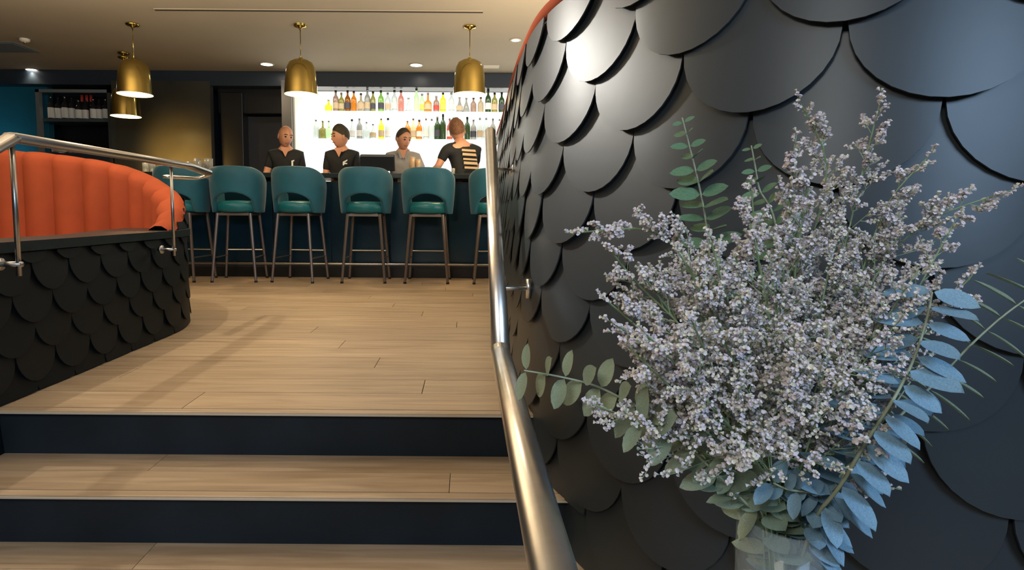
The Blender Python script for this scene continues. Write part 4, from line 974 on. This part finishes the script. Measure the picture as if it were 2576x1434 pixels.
# statice sprigs
def sprig(label, tip, seed, spread=1.0, dens=1.0, bend=0.0, frac=0.45, group='statice sprigs in the bouquet', creamy=0.25, mid=None):
    rr_ = random.Random(seed); tip = Vector(tip)
    ctrl = mouth.lerp(tip, 0.5) + Vector((rr_.uniform(-.02, .02), rr_.uniform(-.03, .03), 0.03 + bend))
    main = hermite(mouth + Vector((rr_.uniform(-.03, .03), rr_.uniform(-.02, .02), 0)), ctrl, tip, 14)
    if mid: main = spline([mouth + Vector((rr_.uniform(-.02, .02), 0, 0))] + mid + [tip], 4)
    base = Vector((VX + rr_.uniform(-.02, .02), VY + rr_.uniform(-.02, .02), TZ + 0.03))
    t = empty('statice_sprig', base, 0, label, 'flower', group)
    st_ = MB(); fl_ = MB(); st_.smooth = False
    st_.tube([p_ - base for p_ in [base] + main], 0.0012, 4, cap=False)
    path = Path(main)
    Ltot = path.L
    def floret(q, dr):
        dr = dr.normalized(); s = rr_.uniform(0.0019, 0.0031)
        a = dr.cross(Vector((rr_.uniform(-1, 1), rr_.uniform(-1, 1), rr_.uniform(-1, 1)))).normalized(); b_ = dr.cross(a)
        o_ = q - base; ph = rr_.uniform(0, 6)
        fl_.cur = 1 if rr_.random() < creamy else 0
        ring = [o_ + dr * s * 1.3 + (a * math.cos(ph + 2 * PI * k / 5) + b_ * math.sin(ph + 2 * PI * k / 5)) * s * 0.95 for k in range(5)]
        fl_.add([o_ - dr * s * 0.5] + ring + [o_ + dr * s * 0.9], [(0, 1 + k, 1 + (k + 1) % 5) for k in range(5)] + [(6, 1 + (k + 1) % 5, 1 + k) for k in range(5)])
    def branchlet(q, dr, ln, level):
        dr = dr.normalized(); n = 4; cur = q.copy(); pts_ = [cur.copy()]; d_ = dr.copy()
        for i in range(n):
            d_ = (d_ + Vector((rr_.uniform(-.12, .12), rr_.uniform(-.12, .12), rr_.uniform(-.05, .12)))).normalized()
            cur = cur + d_ * ln / n; pts_.append(cur.copy())
        st_.tube([p_ - base for p_ in pts_], 0.0006, 3, cap=False)
        if level > 0:
            nb = rr_.randint(3, 5)
            for i in range(nb):
                u = 0.35 + 0.65 * i / nb; k = min(n - 1, int(u * n)); qq = pts_[k].lerp(pts_[k + 1], u * n - k)
                rv = Vector((rr_.uniform(-1, 1), rr_.uniform(-1, 1), rr_.uniform(-1, 1))).normalized()
                branchlet(qq, (d_ * 0.8 + rv * 0.75), ln * rr_.uniform(0.30, 0.5), level - 1)
        m_ = int((10 if level == 0 else 8) * dens)
        for i in range(m_):
            u = 0.25 + 0.75 * (i / m_) if level == 0 else 0.55 + 0.45 * (i / m_)
            k = min(n - 1, int(u * n)); qq = pts_[k].lerp(pts_[k + 1], u * n - k)
            rv = Vector((rr_.uniform(-1, 1), rr_.uniform(-1, 1), rr_.uniform(-.3, 1))).normalized()
            floret(qq + rv * 0.0022, (d_ + rv * 0.9))
    d = Ltot * (1 - frac)
    while d < Ltot:
        u = (d - Ltot * (1 - frac)) / (Ltot * frac)
        q = path.at(d); tg = (path.at(d + 0.01) - path.at(d - 0.01)).normalized() if d < Ltot - 0.01 else (path.at(d) - path.at(d - 0.01)).normalized()
        rv = Vector((rr_.uniform(-1, 1), rr_.uniform(-1, 1), rr_.uniform(-1, 1))); rv = (rv - tg * rv.dot(tg)).normalized()
        ln = (0.075 * (1 - u) + 0.022) * spread
        branchlet(q, tg * 0.9 + rv * 0.75, ln, 1 if u < 0.85 else 0)
        d += 0.013
    branchlet(path.at(Ltot), tg, 0.02, 0)
    so = st_.build('stems', STEMD, t); fo = fl_.build('florets', [FLOR, FLOR2], t); fo['kind'] = 'stuff'
    return t
OUT = [(2014, 262, .84, 'statice sprig whose pointed tip is upper left of the two highest'), (2214, 258, .84, 'statice sprig with the highest feathery tip of the bouquet'), (2000, 362, .80, 'statice sprig with small tip below the upper-left one'),
       (2330, 400, .84, 'statice sprig curving up to the right below the highest tip'), (2535, 482, .82, 'long statice sprig reaching farthest to the upper right'),
       (2400, 560, .78, 'statice sprig pointing up right beside the long one'), (2440, 700, .74, 'statice sprig with tip just above the blue eucalyptus'),
       (1455, 585, .80, 'statice sprig reaching farthest left in a feathery plume'), (1540, 635, .78, 'curled statice sprig below the left plume'),
       (1530, 760, .74, 'statice sprig pointing left at mid height'), (1545, 815, .72, 'cream-tinged statice sprig at left, below mid height'),
       (1500, 1020, .74, 'low statice sprig drooping left over the pale eucalyptus'), (1890, 480, .80, 'statice sprig ending in front of the short eucalyptus tip'), (2040, 440, .80, 'statice sprig in the middle of the upper crown')]
MID = {0: [(1975, 950), (2035, 640), (2080, 420)], 1: [(2030, 950), (2120, 640), (2170, 430)], 3: [(2090, 950), (2170, 680), (2235, 510)], 4: [(2110, 950), (2200, 700), (2330, 560)],
       7: [(1850, 980), (1760, 720), (1650, 585)], 8: [(1830, 1010), (1720, 830), (1610, 720)]}
for i, (px, py, Y, lab) in enumerate(OUT):
    sprig(lab, P(px, py, Y), 100 + i, frac=0.36 if py < 500 else (0.50 if i not in (7, 8) else 0.42), bend=0.03 if px < 1700 and py < 900 else 0.0, spread=0.68 if py < 600 else 0.85, dens=0.9, mid=[P(a_, b_, Y + 0.02 * (b_ < 800) - 0.04 * (b_ >= 800)) for a_, b_ in MID[i]] if i in MID else None)
rr = random.Random(44)
INN = [(1700, 700), (1800, 620), (1900, 580), (2010, 560), (2120, 560), (2220, 620), (2300, 700), (1640, 830), (1740, 800), (1840, 740), (1950, 700), (2060, 700), (2160, 740), (2240, 820), (1660, 930), (1780, 900), (1880, 860), (1990, 840), (2090, 850), (2180, 920), (1760, 1010), (1650, 1010), (1730, 1080), (2190, 1060), (1800, 1120), (2120, 1120), (1590, 890), (1620, 700), (1950, 1120), (1860, 1140), (2060, 1130), (1880, 980), (2000, 960), (2110, 1000), (1700, 640), (2230, 560), (1900, 1060), (2040, 1070), (1960, 640), (2200, 960), (1820, 820), (2100, 640)]
for i, (px, py) in enumerate(INN):
    near = py > 780
    zone = ('upper' if py < 720 else 'middle' if py < 950 else 'lower') + (' left' if px < 1830 else ' centre' if px < 2080 else ' right')
    sprig('dense lilac-grey statice sprig at the %s of the flower mass' % zone, P(px + rr.uniform(-15, 15), py + rr.uniform(-15, 15), rr.uniform(.66, .80) if near else rr.uniform(.72, .90)), 300 + i, frac=0.50, spread=0.95, group='statice sprigs massed at the %s of the bouquet' % zone, creamy=0.35)

nt = sum(len(o.data.polygons) for o in bpy.data.objects if o.type == 'MESH')
print('OBJ', len(bpy.data.objects), 'polys', nt, 'scales', cr, c2)
